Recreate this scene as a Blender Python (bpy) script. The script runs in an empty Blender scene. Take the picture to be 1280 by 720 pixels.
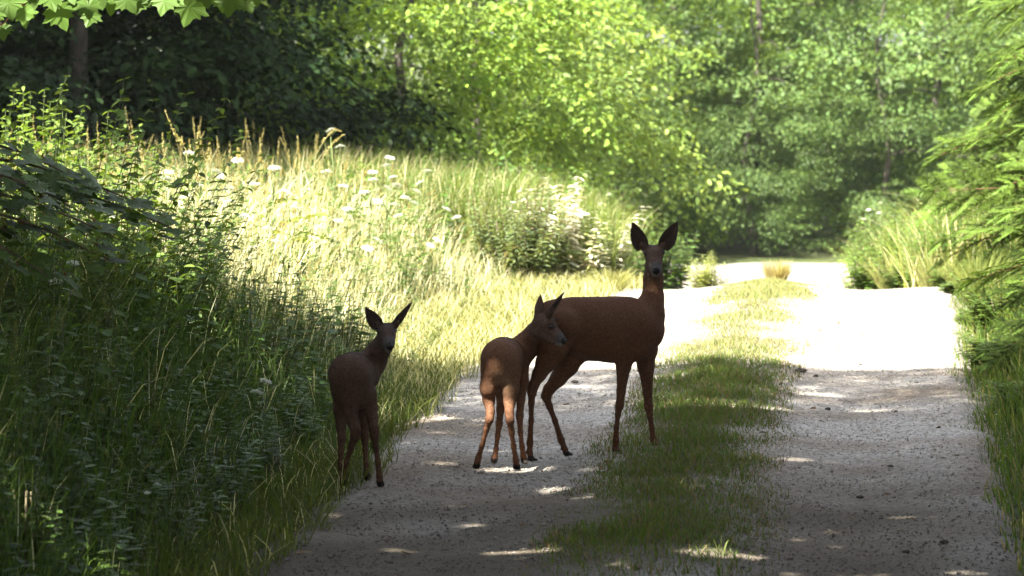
import bpy, math, random
import numpy as np
from mathutils import Vector, Matrix

random.seed(7)
rng = np.random.default_rng(7)
scene = bpy.context.scene
R = math.radians
HAZE = 0.0003

# ------------------------------------------------------------------ camera
CAM_H = 1.86
PITCH = 4.57
FOC = 4000.0                       # focal length in photograph pixels (1280 wide)
cam_data = bpy.data.cameras.new("camera")
cam = bpy.data.objects.new("camera", cam_data)
scene.collection.objects.link(cam)
cam.location = (0, 0, CAM_H)
cam.rotation_euler = (R(90 - PITCH), 0, 0)
cam_data.sensor_width = 36.0
cam_data.lens = 36.0 * FOC / 1280.0
cam_data.clip_end = 900
cam_data.dof.use_dof = True
cam_data.dof.focus_distance = 13.9
cam_data.dof.aperture_fstop = 5.6
scene.camera = cam

# ------------------------------------------------------------------ sky, sun, exposure
SUN_EL = 50.0
SUN_AZ = Vector((-0.57, -0.82, 0)).normalized()      # horizontal direction towards the sun
world = bpy.data.worlds.new("World")
scene.world = world
world.use_nodes = True
wn = world.node_tree
for n in list(wn.nodes):
    wn.nodes.remove(n)
sky = wn.nodes.new("ShaderNodeTexSky")
sky.sky_type = 'NISHITA'
sky.sun_disc = False
sky.sun_elevation = R(SUN_EL)
sky.sun_rotation = math.atan2(SUN_AZ.x, SUN_AZ.y)
sky.air_density = 1.0
sky.dust_density = 2.5
sky.ozone_density = 1.0
bg = wn.nodes.new("ShaderNodeBackground")
bg.inputs[1].default_value = 0.10
wo = wn.nodes.new("ShaderNodeOutputWorld")
hs_ = wn.nodes.new("ShaderNodeHueSaturation"); hs_.inputs["Saturation"].default_value = .38      # thin summer haze: paler sky
wn.links.new(sky.outputs[0], hs_.inputs["Color"])
wn.links.new(hs_.outputs[0], bg.inputs[0])
wn.links.new(bg.outputs[0], wo.inputs[0])
SUN = Vector((SUN_AZ.x * math.cos(R(SUN_EL)), SUN_AZ.y * math.cos(R(SUN_EL)), math.sin(R(SUN_EL))))
sd = bpy.data.lights.new("sun", 'SUN')
sd.energy = 5.0
sd.angle = R(0.5)
sd.color = (1.0, 0.95, 0.84)
so = bpy.data.objects.new("sun", sd)
scene.collection.objects.link(so)
so.rotation_euler = (-SUN).to_track_quat('-Z', 'Y').to_euler()
so.location = (-10, -12, 20)
scene.view_settings.view_transform = 'Standard'
scene.view_settings.look = 'None'
scene.view_settings.exposure = 2.5
scene.view_settings.gamma = 1.0
scene.cycles.max_bounces = 8
scene.cycles.diffuse_bounces = 4
scene.cycles.transmission_bounces = 6
scene.cycles.sample_clamp_indirect = 6.0

# ------------------------------------------------------------------ helpers
col = scene.collection

def W(px, py, Y):
    """point at distance Y seen at photograph pixel px, py"""
    p = R(PITCH)
    dx, dy, dz = (px - 640) / FOC, 1.0, -(py - 360) / FOC
    wy = dy * math.cos(p) + dz * math.sin(p)
    wz = -dy * math.sin(p) + dz * math.cos(p)
    t = Y / wy
    return np.array((dx * t, Y, CAM_H + wz * t))

def PXM(Y):
    return Y / FOC          # metres per photograph pixel at distance Y

def tag(o, label=None, cat=None, group=None, kind=None):
    if label: o['label'] = label
    if cat: o['category'] = cat
    if group: o['group'] = group
    if kind: o['kind'] = kind
    return o

def empty(name, loc=(0, 0, 0), rz=0.0):
    o = bpy.data.objects.new(name, None)
    o.empty_display_size = 0.1
    o.location = tuple(float(v) for v in loc)
    o.rotation_euler = (0, 0, rz)
    col.objects.link(o)
    return o

def mesh_np(name, V, T, C=None, smooth=True):
    """triangles only, V (n,3), T (m,3), C (n,3) colour per vertex"""
    me = bpy.data.meshes.new(name)
    V = np.ascontiguousarray(V, dtype=np.float32)
    T = np.ascontiguousarray(T, dtype=np.int32)
    me.vertices.add(len(V))
    me.vertices.foreach_set("co", V.ravel())
    me.loops.add(len(T) * 3)
    me.loops.foreach_set("vertex_index", T.ravel())
    me.polygons.add(len(T))
    me.polygons.foreach_set("loop_start", np.arange(0, len(T) * 3, 3, dtype=np.int32))
    me.polygons.foreach_set("loop_total", np.full(len(T), 3, dtype=np.int32))
    me.update(calc_edges=True)
    me.polygons.foreach_set("use_smooth", np.full(len(T), smooth, dtype=bool))
    if C is not None:
        a = me.color_attributes.new("col", 'FLOAT_COLOR', 'POINT')
        c4 = np.ones((len(V), 4), dtype=np.float32)
        c4[:, :3] = C
        a.data.foreach_set("color", c4.ravel())
    me.update()
    return me

def link(name, me, mat, parent=None, loc=None):
    o = bpy.data.objects.new(name, me)
    if mat is not None and len(me.materials) == 0:
        me.materials.append(mat)
    if parent is not None:
        o.parent = parent
    if loc is not None:
        o.location = tuple(float(v) for v in loc)
    col.objects.link(o)
    return o

def nrm(a):
    return a / np.maximum(np.linalg.norm(a, axis=-1, keepdims=True), 1e-9)

def jn(parts):
    """join (V,T,C) tuples"""
    Vs, Ts, Cs, k = [], [], [], 0
    for V, T, C in parts:
        if len(V) == 0: continue
        Vs.append(V); Ts.append(T + k); Cs.append(np.broadcast_to(C, (len(V), 3))); k += len(V)
    return np.concatenate(Vs), np.concatenate(Ts), np.concatenate(Cs)

def snoise(x, y, f=1.0, seed=0):
    r = np.random.default_rng(1000 + seed)
    v = 0
    for i in range(6):
        a = r.uniform(0, 6.28); k = f * (0.6 + 0.5 * i) * 2.0
        v = v + np.sin(k * (x * math.cos(a) + y * math.sin(a)) + r.uniform(0, 6.28)) / (1 + 0.4 * i)
    return v / 3.2

def tube(pts, rad, n=7, c=(0.1, 0.07, 0.05)):
    pts = np.asarray(pts, float); rad = np.broadcast_to(np.asarray(rad, float), (len(pts),))
    t = nrm(np.gradient(pts, axis=0))
    ref = np.array((0.31, 0.17, 0.93)); 
    u = nrm(np.cross(t, ref)); v = np.cross(t, u)
    a = np.linspace(0, 2 * math.pi, n, endpoint=False)
    V = pts[:, None] + (u[:, None] * np.cos(a)[None, :, None] + v[:, None] * np.sin(a)[None, :, None]) * rad[:, None, None]
    V = V.reshape(-1, 3)
    T = []
    for i in range(len(pts) - 1):
        for j in range(n):
            a0 = i * n + j; a1 = i * n + (j + 1) % n; b0 = a0 + n; b1 = a1 + n
            T += [(a0, a1, b1), (a0, b1, b0)]
    V = np.concatenate([V, pts[:1], pts[-1:]])
    for j in range(n):
        T.append((len(V) - 2, (j + 1) % n, j))
        k = (len(pts) - 1) * n
        T.append((len(V) - 1, k + j, k + (j + 1) % n))
    return V, np.array(T), np.array(c, float)

# leaf template: ovate, folded along the midrib, tip drooping (x along, y across, z up)
LEAF_V = np.array([(0, 0, 0), (.3, .27, .05), (.72, .22, .02), (1, 0, -.10), (.72, -.22, .02), (.3, -.27, .05)], float)
LEAF_T = np.array([(0, 2, 1), (0, 3, 2), (0, 4, 3), (0, 5, 4)])[:, ::-1]
THIN_V = LEAF_V * np.array((1, .45, 1))

def leaves(P, D, N, size, C, tmpl=LEAF_V, tt=LEAF_T, jit=0.0):
    """P base points, D direction along, N upper-side normal, size (n,), C (n,3)"""
    n = len(P)
    D = nrm(D); S = nrm(np.cross(N, D)); U = np.cross(D, S)
    t = tmpl[None] * np.asarray(size).reshape(-1, 1, 1)
    V = P[:, None] + t[..., 0:1] * D[:, None] + t[..., 1:2] * S[:, None] + t[..., 2:3] * U[:, None]
    k = len(tmpl)
    T = (tt[None] + (np.arange(n) * k)[:, None, None]).reshape(-1, 3)
    return V.reshape(-1, 3), T, np.repeat(C, k, axis=0)

def blades(P, H, Wd, lean, C, bend=0.5):
    """grass blades: two segments and a tip; lean (n,2) horizontal offset of the tip"""
    n = len(P)
    ang = rng.uniform(0, math.pi, n)
    s = np.stack([np.cos(ang), np.sin(ang), np.zeros(n)], 1) * (Wd / 2)[:, None]
    L = np.concatenate([lean, np.zeros((n, 1))], 1)
    up = np.zeros((n, 3)); up[:, 2] = H
    mid = P + up * 0.5 + L * 0.25
    q3 = P + up * 0.82 + L * 0.6
    tip = P + up * (1 - 0.25 * bend * np.linalg.norm(lean, axis=1) / np.maximum(H, .01))[:, None] + L
    V = np.stack([P - s, P + s, mid - s * .8, mid + s * .8, q3 - s * .5, q3 + s * .5, tip], 1)
    T = np.array([(0, 1, 3), (0, 3, 2), (2, 3, 5), (2, 5, 4), (4, 5, 6)])
    T = (T[None] + (np.arange(n) * 7)[:, None, None]).reshape(-1, 3)
    sh = np.array([.8, .8, 1, 1, 1.05, 1.05, 1.1])
    CC = (C[:, None, :] * sh[None, :, None]).reshape(-1, 3)
    return V.reshape(-1, 3), T, CC

def hue(n, base, var=0.25, yel=0.2):
    b = np.array(base)[None]
    v = rng.normal(1, var, (n, 1)).clip(.45, 1.7)
    y = rng.uniform(0, yel, (n, 1))
    return (b * v * (1 + y * np.array((1.0, .25, -.4)))).clip(.004, .9)

# ------------------------------------------------------------------ materials
def base_mat(name):
    m = bpy.data.materials.new(name); m.use_nodes = True
    nt = m.node_tree
    for n in list(nt.nodes): nt.nodes.remove(n)
    out = nt.nodes.new("ShaderNodeOutputMaterial")
    return m, nt, out

def leaf_mat(name, trans=0.4, rough=0.45, spec=0.35, tint=(1.25, 1.15, .5)):
    m, nt, out = base_mat(name)
    at = nt.nodes.new("ShaderNodeAttribute"); at.attribute_name = "col"
    oi = nt.nodes.new("ShaderNodeObjectInfo")
    mr = nt.nodes.new("ShaderNodeMapRange"); mr.inputs[3].default_value = .85; mr.inputs[4].default_value = 1.15
    nt.links.new(oi.outputs["Random"], mr.inputs[0])
    mu = nt.nodes.new("ShaderNodeVectorMath"); mu.operation = 'SCALE'
    nt.links.new(at.outputs["Color"], mu.inputs[0]); nt.links.new(mr.outputs[0], mu.inputs["Scale"])
    p = nt.nodes.new("ShaderNodeBsdfPrincipled")
    p.inputs["Roughness"].default_value = rough
    p.inputs["Specular IOR Level"].default_value = spec
    nt.links.new(mu.outputs[0], p.inputs["Base Color"])
    tm = nt.nodes.new("ShaderNodeVectorMath"); tm.operation = 'MULTIPLY'; tm.inputs[1].default_value = tint
    nt.links.new(mu.outputs[0], tm.inputs[0])
    tr = nt.nodes.new("ShaderNodeBsdfTranslucent")
    nt.links.new(tm.outputs[0], tr.inputs[0])
    mx = nt.nodes.new("ShaderNodeMixShader"); mx.inputs[0].default_value = trans
    nt.links.new(p.outputs[0], mx.inputs[1]); nt.links.new(tr.outputs[0], mx.inputs[2])
    nt.links.new(mx.outputs[0], out.inputs[0])
    return m

def attr_mat(name, rough=0.8, spec=0.2, nscale=40, bump=0.3, vary=0.3, stretch=(1, 1, 1)):
    m, nt, out = base_mat(name)
    at = nt.nodes.new("ShaderNodeAttribute"); at.attribute_name = "col"
    tc = nt.nodes.new("ShaderNodeTexCoord")
    mp = nt.nodes.new("ShaderNodeMapping"); mp.inputs["Scale"].default_value = stretch
    nz = nt.nodes.new("ShaderNodeTexNoise"); nz.inputs["Scale"].default_value = nscale; nz.inputs["Detail"].default_value = 5
    nt.links.new(tc.outputs["Object"], mp.inputs[0]); nt.links.new(mp.outputs[0], nz.inputs[0])
    mr = nt.nodes.new("ShaderNodeMapRange"); mr.inputs[1].default_value = .3; mr.inputs[2].default_value = .7
    mr.inputs[3].default_value = 1 - vary; mr.inputs[4].default_value = 1 + vary
    nt.links.new(nz.outputs[0], mr.inputs[0])
    mu = nt.nodes.new("ShaderNodeVectorMath"); mu.operation = 'SCALE'
    nt.links.new(at.outputs["Color"], mu.inputs[0]); nt.links.new(mr.outputs[0], mu.inputs["Scale"])
    p = nt.nodes.new("ShaderNodeBsdfPrincipled")
    p.inputs["Roughness"].default_value = rough; p.inputs["Specular IOR Level"].default_value = spec
    nt.links.new(mu.outputs[0], p.inputs["Base Color"])
    bp = nt.nodes.new("ShaderNodeBump"); bp.inputs["Strength"].default_value = bump; bp.inputs["Distance"].default_value = .01
    nt.links.new(nz.outputs[0], bp.inputs["Height"]); nt.links.new(bp.outputs[0], p.inputs["Normal"])
    nt.links.new(p.outputs[0], out.inputs[0])
    return m

M_LEAF = leaf_mat("broad_leaf", .42, .5, .28)
M_DARKLEAF = leaf_mat("shade_leaf", .25, .6, .12)
M_MAPLE = leaf_mat("maple_leaf", .45, .5, .25)
M_GRASS = leaf_mat("grass_blade", .5, .5, .25, (1.15, 1.1, .6))
M_NEEDLE = leaf_mat("needles", .25, .6, .15)
M_PETAL = leaf_mat("petal", .35, .6, .2, (1, 1, 1))
M_BARK = attr_mat("bark", .9, .15, 18, .8, .45, (1, 1, .25))
M_STEM = attr_mat("stem", .7, .2, 60, .1, .2)
M_FUR = attr_mat("coat", .75, .18, 130, .3, .30, (1, 1, 1))
M_STONE = attr_mat("stone", .85, .25, 60, .5, .25)
M_SOIL = attr_mat("soil", .95, .1, 9, .8, .5)

def simple_mat(name, colr, rough, spec=0.5):
    m, nt, out = base_mat(name)
    p = nt.nodes.new("ShaderNodeBsdfPrincipled")
    nz = nt.nodes.new("ShaderNodeTexNoise"); nz.inputs["Scale"].default_value = 300
    cr = nt.nodes.new("ShaderNodeMapRange"); cr.inputs[3].default_value = rough * .8; cr.inputs[4].default_value = rough * 1.2
    nt.links.new(nz.outputs[0], cr.inputs[0]); nt.links.new(cr.outputs[0], p.inputs["Roughness"])
    p.inputs["Base Color"].default_value = (*colr, 1)
    p.inputs["Specular IOR Level"].default_value = spec
    nt.links.new(p.outputs[0], out.inputs[0])
    return m
M_EYE = simple_mat("eye_black", (.012, .008, .006), .12, .6)
M_NOSE = simple_mat("nose_pad", (.012, .011, .012), .4, .5)

def gravel_mat():
    m, nt, out = base_mat("gravel")
    L = nt.links.new
    tc = nt.nodes.new("ShaderNodeTexCoord")
    vo = nt.nodes.new("ShaderNodeTexVoronoi"); vo.inputs["Scale"].default_value = 70
    L(tc.outputs["Object"], vo.inputs[0])
    vo2 = nt.nodes.new("ShaderNodeTexVoronoi"); vo2.inputs["Scale"].default_value = 28
    L(tc.outputs["Object"], vo2.inputs[0])
    n1 = nt.nodes.new("ShaderNodeTexNoise"); n1.inputs["Scale"].default_value = 1.3; n1.inputs["Detail"].default_value = 6
    L(tc.outputs["Object"], n1.inputs[0])
    sep = nt.nodes.new("ShaderNodeSeparateColor"); L(vo.outputs["Color"], sep.inputs[0])
    r1 = nt.nodes.new("ShaderNodeValToRGB")
    r1.color_ramp.elements[0].color = (.20, .185, .165, 1); r1.color_ramp.elements[1].color = (.48, .45, .415, 1)
    L(sep.outputs[0], r1.inputs[0])
    r2 = nt.nodes.new("ShaderNodeValToRGB")
    r2.color_ramp.elements[0].position = .35; r2.color_ramp.elements[0].color = (.62, .54, .46, 1)
    r2.color_ramp.elements[1].position = .6; r2.color_ramp.elements[1].color = (1, 1, 1, 1)
    L(n1.outputs[0], r2.inputs[0])
    mu = nt.nodes.new("ShaderNodeVectorMath"); mu.operation = 'MULTIPLY'
    L(r1.outputs[0], mu.inputs[0]); L(r2.outputs[0], mu.inputs[1])
    p = nt.nodes.new("ShaderNodeBsdfPrincipled"); p.inputs["Roughness"].default_value = .9
    p.inputs["Specular IOR Level"].default_value = .2
    L(mu.outputs[0], p.inputs["Base Color"])
    ad = nt.nodes.new("ShaderNodeMath"); ad.operation = 'ADD'
    L(vo.outputs["Distance"], ad.inputs[0]); L(vo2.outputs["Distance"], ad.inputs[1])
    bp = nt.nodes.new("ShaderNodeBump"); bp.invert = True; bp.inputs["Strength"].default_value = .5; bp.inputs["Distance"].default_value = .008
    L(ad.outputs[0], bp.inputs["Height"]); L(bp.outputs[0], p.inputs["Normal"])
    L(p.outputs[0], out.inputs[0])
    return m
M_GRAVEL = gravel_mat()
_nt = M_GRAVEL.node_tree
_p = [n for n in _nt.nodes if n.type == 'BSDF_PRINCIPLED'][0]; _src = _p.inputs["Base Color"].links[0].from_socket
_a = _nt.nodes.new("ShaderNodeAttribute"); _a.attribute_name = "soil"  # soil tint, which near the camera also carries painted shade
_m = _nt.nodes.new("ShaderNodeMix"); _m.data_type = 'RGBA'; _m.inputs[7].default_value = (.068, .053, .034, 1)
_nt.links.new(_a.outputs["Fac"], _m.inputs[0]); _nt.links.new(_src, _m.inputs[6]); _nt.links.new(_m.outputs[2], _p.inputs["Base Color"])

# ------------------------------------------------------------------ terrain
def left_edge(Y):
    return np.interp(Y, [0, 10.9, 13.3, 15.5, 17.9, 20, 22.7, 24, 30, 36, 38, 46], [-2.0, -.98, -.72, -.54, -.28, .05, .62, .8, 1.2, 2.0, -2.0, -2.0])
def right_edge(Y):
    return np.interp(Y, [0, 10.9, 14, 17.9, 22.5, 24, 30, 36, 38, 46], [.9, 1.80, 2.16, 2.60, 3.18, 3.32, 4.1, 5.0, 8.5, 8.5])
def median_x(Y):
    return np.interp(Y, [0, 10.9, 14, 17.9, 22.5, 30, 43], [-.6, .47, .77, 1.19, 1.78, 2.5, 3.6])
def hgt(X, Y):
    z = np.interp(Y, [-500, 22.6, 23.4, 24.5, 27, 30, 33, 36, 60, 900], [0, 0, -.015, -.10, -.38, -.82, -1.20, -1.33, -1.33, -1.0])
    z = z + .06 * np.clip((left_edge(Y) - .3 - X) / 3.0, 0, 1) ** 1.2
    z = z + .22 * np.clip((X - right_edge(Y) - .3) / 2.5, 0, 1)
    mx = median_x(Y)
    z = z + .035 * np.exp(-((X - mx) / .35) ** 2) * (Y < 30)
    return z

def grid_mesh(name, xs, ys, zf, colf):
    X, Y = np.meshgrid(xs, ys)
    Z = zf(X, Y)
    V = np.stack([X, Y, Z], -1).reshape(-1, 3)
    nx = len(xs); idx = np.arange(len(V)).reshape(len(ys), nx)
    a, b, c, d = idx[:-1, :-1], idx[:-1, 1:], idx[1:, 1:], idx[1:, :-1]
    T = np.concatenate([np.stack([a, b, c], -1).reshape(-1, 3), np.stack([a, c, d], -1).reshape(-1, 3)])
    return mesh_np(name, V, T, colf(X.ravel(), Y.ravel()))

xs = np.concatenate([[-500, -120, -40, -20], np.arange(-12, 14, .25), [16, 25, 50, 130, 500]])
ys = np.concatenate([[-300, -60, -20, -5], np.arange(0, 56, .3), [60, 75, 110, 200, 400, 800]])
def ground_z(X, Y):
    inp = (X > left_edge(Y) + .02) & (X < right_edge(Y) - .02) & (Y < 45)
    return hgt(X, Y) - .02 - .05 * inp + .03 * snoise(X, Y, 1.5, 3) * (~inp)
def ground_c(X, Y):
    n = snoise(X, Y, 1.1, 5)[:, None] * .5 + .5
    return np.array((.055, .05, .028)) * (1 - n) + np.array((.05, .07, .022)) * n
tag(link("ground", grid_mesh("ground", xs, ys, ground_z, ground_c), M_SOIL), kind='structure')

# gravel path: rows across, edges ragged
def path_mesh():
    ys = np.concatenate([np.arange(-2, 9, .3), np.arange(9, 26, .05), np.arange(26, 44.6, .2)])
    u = np.linspace(0, 1, 70)
    Yg, U = np.meshgrid(ys, u, indexing='ij')
    le = left_edge(Yg) + .05 * snoise(Yg * 3, 0 * Yg, 1.2, 8); re = right_edge(Yg) + .05 * snoise(Yg * 3, 5 + 0 * Yg, 1.2, 9)
    X = le + (re - le) * U
    edge = np.minimum(U, 1 - U) * (re - le)
    Z = hgt(X, Yg) + .004 + .006 * snoise(X, Yg, 5, 1) + .012 * snoise(X, Yg, 1.2, 2) - .035 * np.clip(1 - edge / .12, 0, 1)
    Z -= .02 * np.exp(-((X - median_x(Yg) - .75) / .3) ** 2) + .02 * np.exp(-((X - median_x(Yg) + .75) / .3) ** 2)
    V = np.stack([X, Yg, Z], -1).reshape(-1, 3)
    nx = len(u); idx = np.arange(len(V)).reshape(len(ys), nx)
    a, b, c, d = idx[:-1, :-1], idx[:-1, 1:], idx[1:, 1:], idx[1:, :-1]
    T = np.concatenate([np.stack([a, b, c], -1).reshape(-1, 3), np.stack([a, c, d], -1).reshape(-1, 3)])
    me = mesh_np("path", V, T, None)
    at = me.attributes.new("soil", 'FLOAT', 'POINT')  # real soil on median and edges, plus painted shade on the near path
    rr = np.abs(X - median_x(Yg)); soil_shade = np.clip(1.25 - rr / .36 + .35 * snoise(X, Yg, 3.5, 35), 0, 1) * np.interp(Yg, [10.6, 11.5, 17.6, 18.5], [.25, 1, 1, .35])
    soil_shade = np.maximum(soil_shade, np.clip(1 - edge / .14, 0, 1) * .8)
    soil_shade = np.maximum(soil_shade, np.interp(Yg, [10.8, 12.3, 14.4], [1, .92, 0]) * np.clip(.85 + .45 * snoise(X, Yg * 1.5, 1.8, 77), 0, 1))  # darker towards the camera: foreground shade put into the path colour
    at.data.foreach_set("value", (soil_shade * .95).ravel().astype(np.float32))
    return me
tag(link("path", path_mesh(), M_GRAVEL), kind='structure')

# loose gravel stones: real geometry, uncountable
def stones(P, S, C):
    n = len(P)
    t = np.array([(1, 0, 0), (0, 1, 0), (-1, 0, 0), (0, -1, 0), (0, 0, .7), (0, 0, -.7)], float)
    t = t[None] * (S[:, None, None] * rng.uniform(.55, 1.2, (n, 6, 1)))
    a = rng.uniform(0, 6.28, n); ca, sa = np.cos(a)[:, None], np.sin(a)[:, None]
    V = np.stack([t[..., 0] * ca - t[..., 1] * sa, t[..., 0] * sa + t[..., 1] * ca, t[..., 2]], -1) + P[:, None]
    f = np.array([(0, 1, 4), (1, 2, 4), (2, 3, 4), (3, 0, 4), (1, 0, 5), (2, 1, 5), (3, 2, 5), (0, 3, 5)])
    T = (f[None] + (np.arange(n) * 6)[:, None, None]).reshape(-1, 3)
    return V.reshape(-1, 3), T, np.repeat(C, 6, axis=0)
n = 46000
Y = 9.5 + 14.5 * rng.random(n) ** 1.25
X = left_edge(Y) - .08 + (right_edge(Y) - left_edge(Y) + .16) * rng.random(n)
keep = (np.abs(X - median_x(Y)) > .25 + .1 * rng.random(n)) | (rng.random(n) < .15)
X, Y = X[keep], Y[keep]; n = len(X)
g = rng.uniform(.22, .50, (n, 1))
C = g * np.array((1, .94, .87)) * (1 + rng.normal(0, .04, (n, 3)))
C *= np.interp(Y, [10.8, 12.3, 14.4], [.38, .46, 1])[:, None] * np.array((1, .97, .9))  # near stones darkened as well, shade put into their colour
sz = rng.lognormal(math.log(.0042), .38, n).clip(.0025, .014)
edge_d = np.minimum(X - left_edge(Y), right_edge(Y) - X)
P = np.stack([X, Y, hgt(X, Y) + .004 + .003], 1)
P[:, 2] -= .02 * np.exp(-((X - median_x(Y) - .75) / .3) ** 2) + .02 * np.exp(-((X - median_x(Y) + .75) / .3) ** 2) + .03 * np.clip(1 - edge_d / .12, 0, 1) - .012 * snoise(X, Y, 1.2, 2)
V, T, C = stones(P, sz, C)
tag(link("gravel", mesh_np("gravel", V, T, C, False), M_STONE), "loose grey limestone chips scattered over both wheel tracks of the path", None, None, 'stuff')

# ------------------------------------------------------------------ shade geometry helpers
tanel = math.tan(R(SUN_EL))
def gproj(P):
    """where the shadow of P falls on z = 0"""
    k = P[:, 2] / tanel
    return np.stack([P[:, 0] - SUN_AZ.x * k, P[:, 1] - SUN_AZ.y * k], 1)
def gpt(px, py):
    Yg = 10.0
    lo, hi = 5.0, 60.0
    for _ in range(40):
        m = (lo + hi) / 2
        if W(px, py, m)[2] > 0: lo = m
        else: hi = m
    return W(px, py, lo)
GAPS = []      # openings cut in the canopy to drop sun patches: ground x, y, half sizes
for (px, py, wx, wy) in [(648, 583, 62, 6.5), (690, 611, 34, 4.5), (655, 690, 66, 6), (500, 686, 34, 4), (580, 655, 34, 3.2),
                         (900, 700, 78, 8), (990, 681, 16, 3.5), (1045, 681, 22, 3.5), (770, 717, 34, 5), (985, 716, 22, 4), (1062, 714, 26, 3.5),
                         (1205, 713, 40, 5), (1000, 575, 32, 3), (1140, 645, 46, 2.8), (1272, 646, 14, 3), (900, 514, 100, 4), (1105, 712, 14, 3),
                         (545, 577, 28, 3), (870, 475, 60, 2.5), (420, 646, 26, 3), (380, 690, 20, 3), (1020, 490, 30, 2), (735, 628, 16, 3)]:
    c = gpt(px, py); e = gpt(px, py - wy)
    GAPS.append((c[0], c[1], wx * PXM(c[1]) * .85 + .03, abs(e[1] - c[1]) * .55 + .02))
_gr = np.random.default_rng(99)
for _ in range(46):
    GAPS.append((_gr.uniform(-1.2, 2.6), 10.6 + 5.2 * _gr.random() ** 1.5, _gr.uniform(.04, .2), _gr.uniform(.02, .045)))
def gap3(p, rx, ry):
    g = gproj(np.array([p]))[0]
    GAPS.append((g[0], g[1], rx, ry))
gap3(W(22, 600, 10.7), .10, .12); gap3(W(110, 702, 10.4), .16, .1)          # lit plants bottom left
gap3(W(60, 12, 14.0), .30, .20); gap3(W(240, 10, 14.0), .30, .20); gap3(W(150, 5, 14.0), .2, .14); gap3(W(310, 5, 14.0), .12, .1)   # lit maple leaves
gap3(W(45, 150, 15.2), .40, .22); gap3(W(110, 210, 15.6), .25, .12); gap3(W(170, 230, 15.9), .3, .2)
gap3(W(60, 300, 14.8), .16, .1); gap3(W(20, 330, 14), .12, .1)
def in_gap(G):
    m = np.zeros(len(G), bool)
    for (gx, gy, rx, ry) in GAPS:
        m |= ((G[:, 0] - gx) / rx) ** 2 + ((G[:, 1] - gy) / ry) ** 2 < 1
    return m

# ------------------------------------------------------------------ trees
def spray(nl=46, length=.85, width=.55, size=.085, base=(.07, .13, .03), droop=.25, big=1.0):
    """a leafy twig: leaves in two ranks on a branching axis, roughly one layer. returns P,D,N,size"""
    P, D, N, S = [], [], [], []
    k = 7
    for j in range(k):
        t = (j + .6) / k
        org = np.array((length * t, 0, -droop * t * t * length))
        for side in (-1, 1):
            ln = width * (1.05 - t) * rng.uniform(.7, 1.15) + .08
            ang = side * rng.uniform(.7, 1.05)
            d = np.array((math.cos(ang), math.sin(ang), rng.uniform(-.25, .1)))
            m = max(2, int(nl / (2 * k) * (ln / width + .5)))
            for q in range(m):
                u = (q + .5) / m
                p = org + d * ln * u + np.array((0, 0, -droop * .5 * u * u * ln))
                s2 = 1 if q % 2 else -1
                a2 = ang + s2 * rng.uniform(.4, 1.0)
                P.append(p + rng.normal(0, .012, 3)); D.append((math.cos(a2), math.sin(a2), rng.uniform(-.75, .02)))
                N.append((rng.normal(0, .38), rng.normal(0, .38), 1.0)); S.append(size * rng.uniform(.5, 1.4))
    return np.array(P), np.array(D), np.array(N), np.array(S)

SPRAYS = [spray() for _ in range(8)]
def crown(nspray, RX, RZ, zc, base, leafk=1.0, zmin=.1, shell=.5, yel=.35, low=0):
    """leaf geometry of a crown round the trunk axis. sprays lean outwards in tiers"""
    Ps, Ds, Ns, Ss, Cs = [], [], [], [], []
    cnt = 0; tries = 0
    lobes = [(rng.uniform(0, 6.28), rng.uniform(zmin, zc + RZ), rng.uniform(.7, 1.15)) for _ in range(22)]
    while cnt < nspray and tries < nspray * 30:
        tries += 1
        th = rng.uniform(0, 6.28)
        if low and rng.random() < low: z = rng.uniform(zmin, 3.6)
        else: z = rng.uniform(zmin, zc + RZ)
        e = 1 - ((z - zc) / (RZ if z > zc else (zc - zmin + .9))) ** 2
        if e <= 0: continue
        lob = 1.0
        for (lt, lz, lr) in lobes:
            dd = (math.cos(th - lt) - 1) * 6 - ((z - lz) / .9) ** 2
            lob += (lr - 1.0) * 1.6 * math.exp(dd)
        lob = max(.55, min(1.3, lob)) * (.92 + .12 * math.sin(3 * th + 2 * z))
        rr = RX * math.sqrt(e) * lob
        r = rr * (shell + (1 - shell) * math.sqrt(rng.random())) - .45
        if r < .1: continue
        byaw = th + rng.normal(0, .4); bb_ = np.array(base) * rng.uniform(.72, 1.3); bp_ = rng.normal(-.12, .16)
        for q in range(9):
            P, D, N, S = SPRAYS[rng.integers(8)]
            yaw = byaw + rng.normal(0, .65); pit = bp_ + rng.normal(0, .14); rol = rng.normal(0, .25)
            M = np.array((Matrix.Rotation(yaw, 3, 'Z') @ Matrix.Rotation(-pit, 3, 'Y') @ Matrix.Rotation(rol, 3, 'X')))
            sc = rng.uniform(.75, 1.2)
            rq = r + rng.normal(0, .22); tq = th + rng.normal(0, .22) / max(r, .5)
            P2 = P @ M.T * sc + np.array((rq * math.cos(tq), rq * math.sin(tq), z + rng.normal(0, .09)))
            if P2[:, 2].min() < .02: continue
            k = 1.0 if z < 4.0 else 1.9
            sel = np.ones(len(P), bool) if z < 4.0 else rng.random(len(P)) < .35
            Ps.append(P2[sel]); Ds.append((D @ M.T)[sel]); Ns.append((N @ M.T)[sel]); Ss.append((S * leafk * k)[sel])
            Cs.append(hue(int(sel.sum()), bb_ * rng.uniform(.75, 1.2), .22, yel))
        cnt += 9
    return leaves(np.concatenate(Ps), np.concatenate(Ds), np.concatenate(Ns), np.concatenate(Ss), np.concatenate(Cs))

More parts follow.
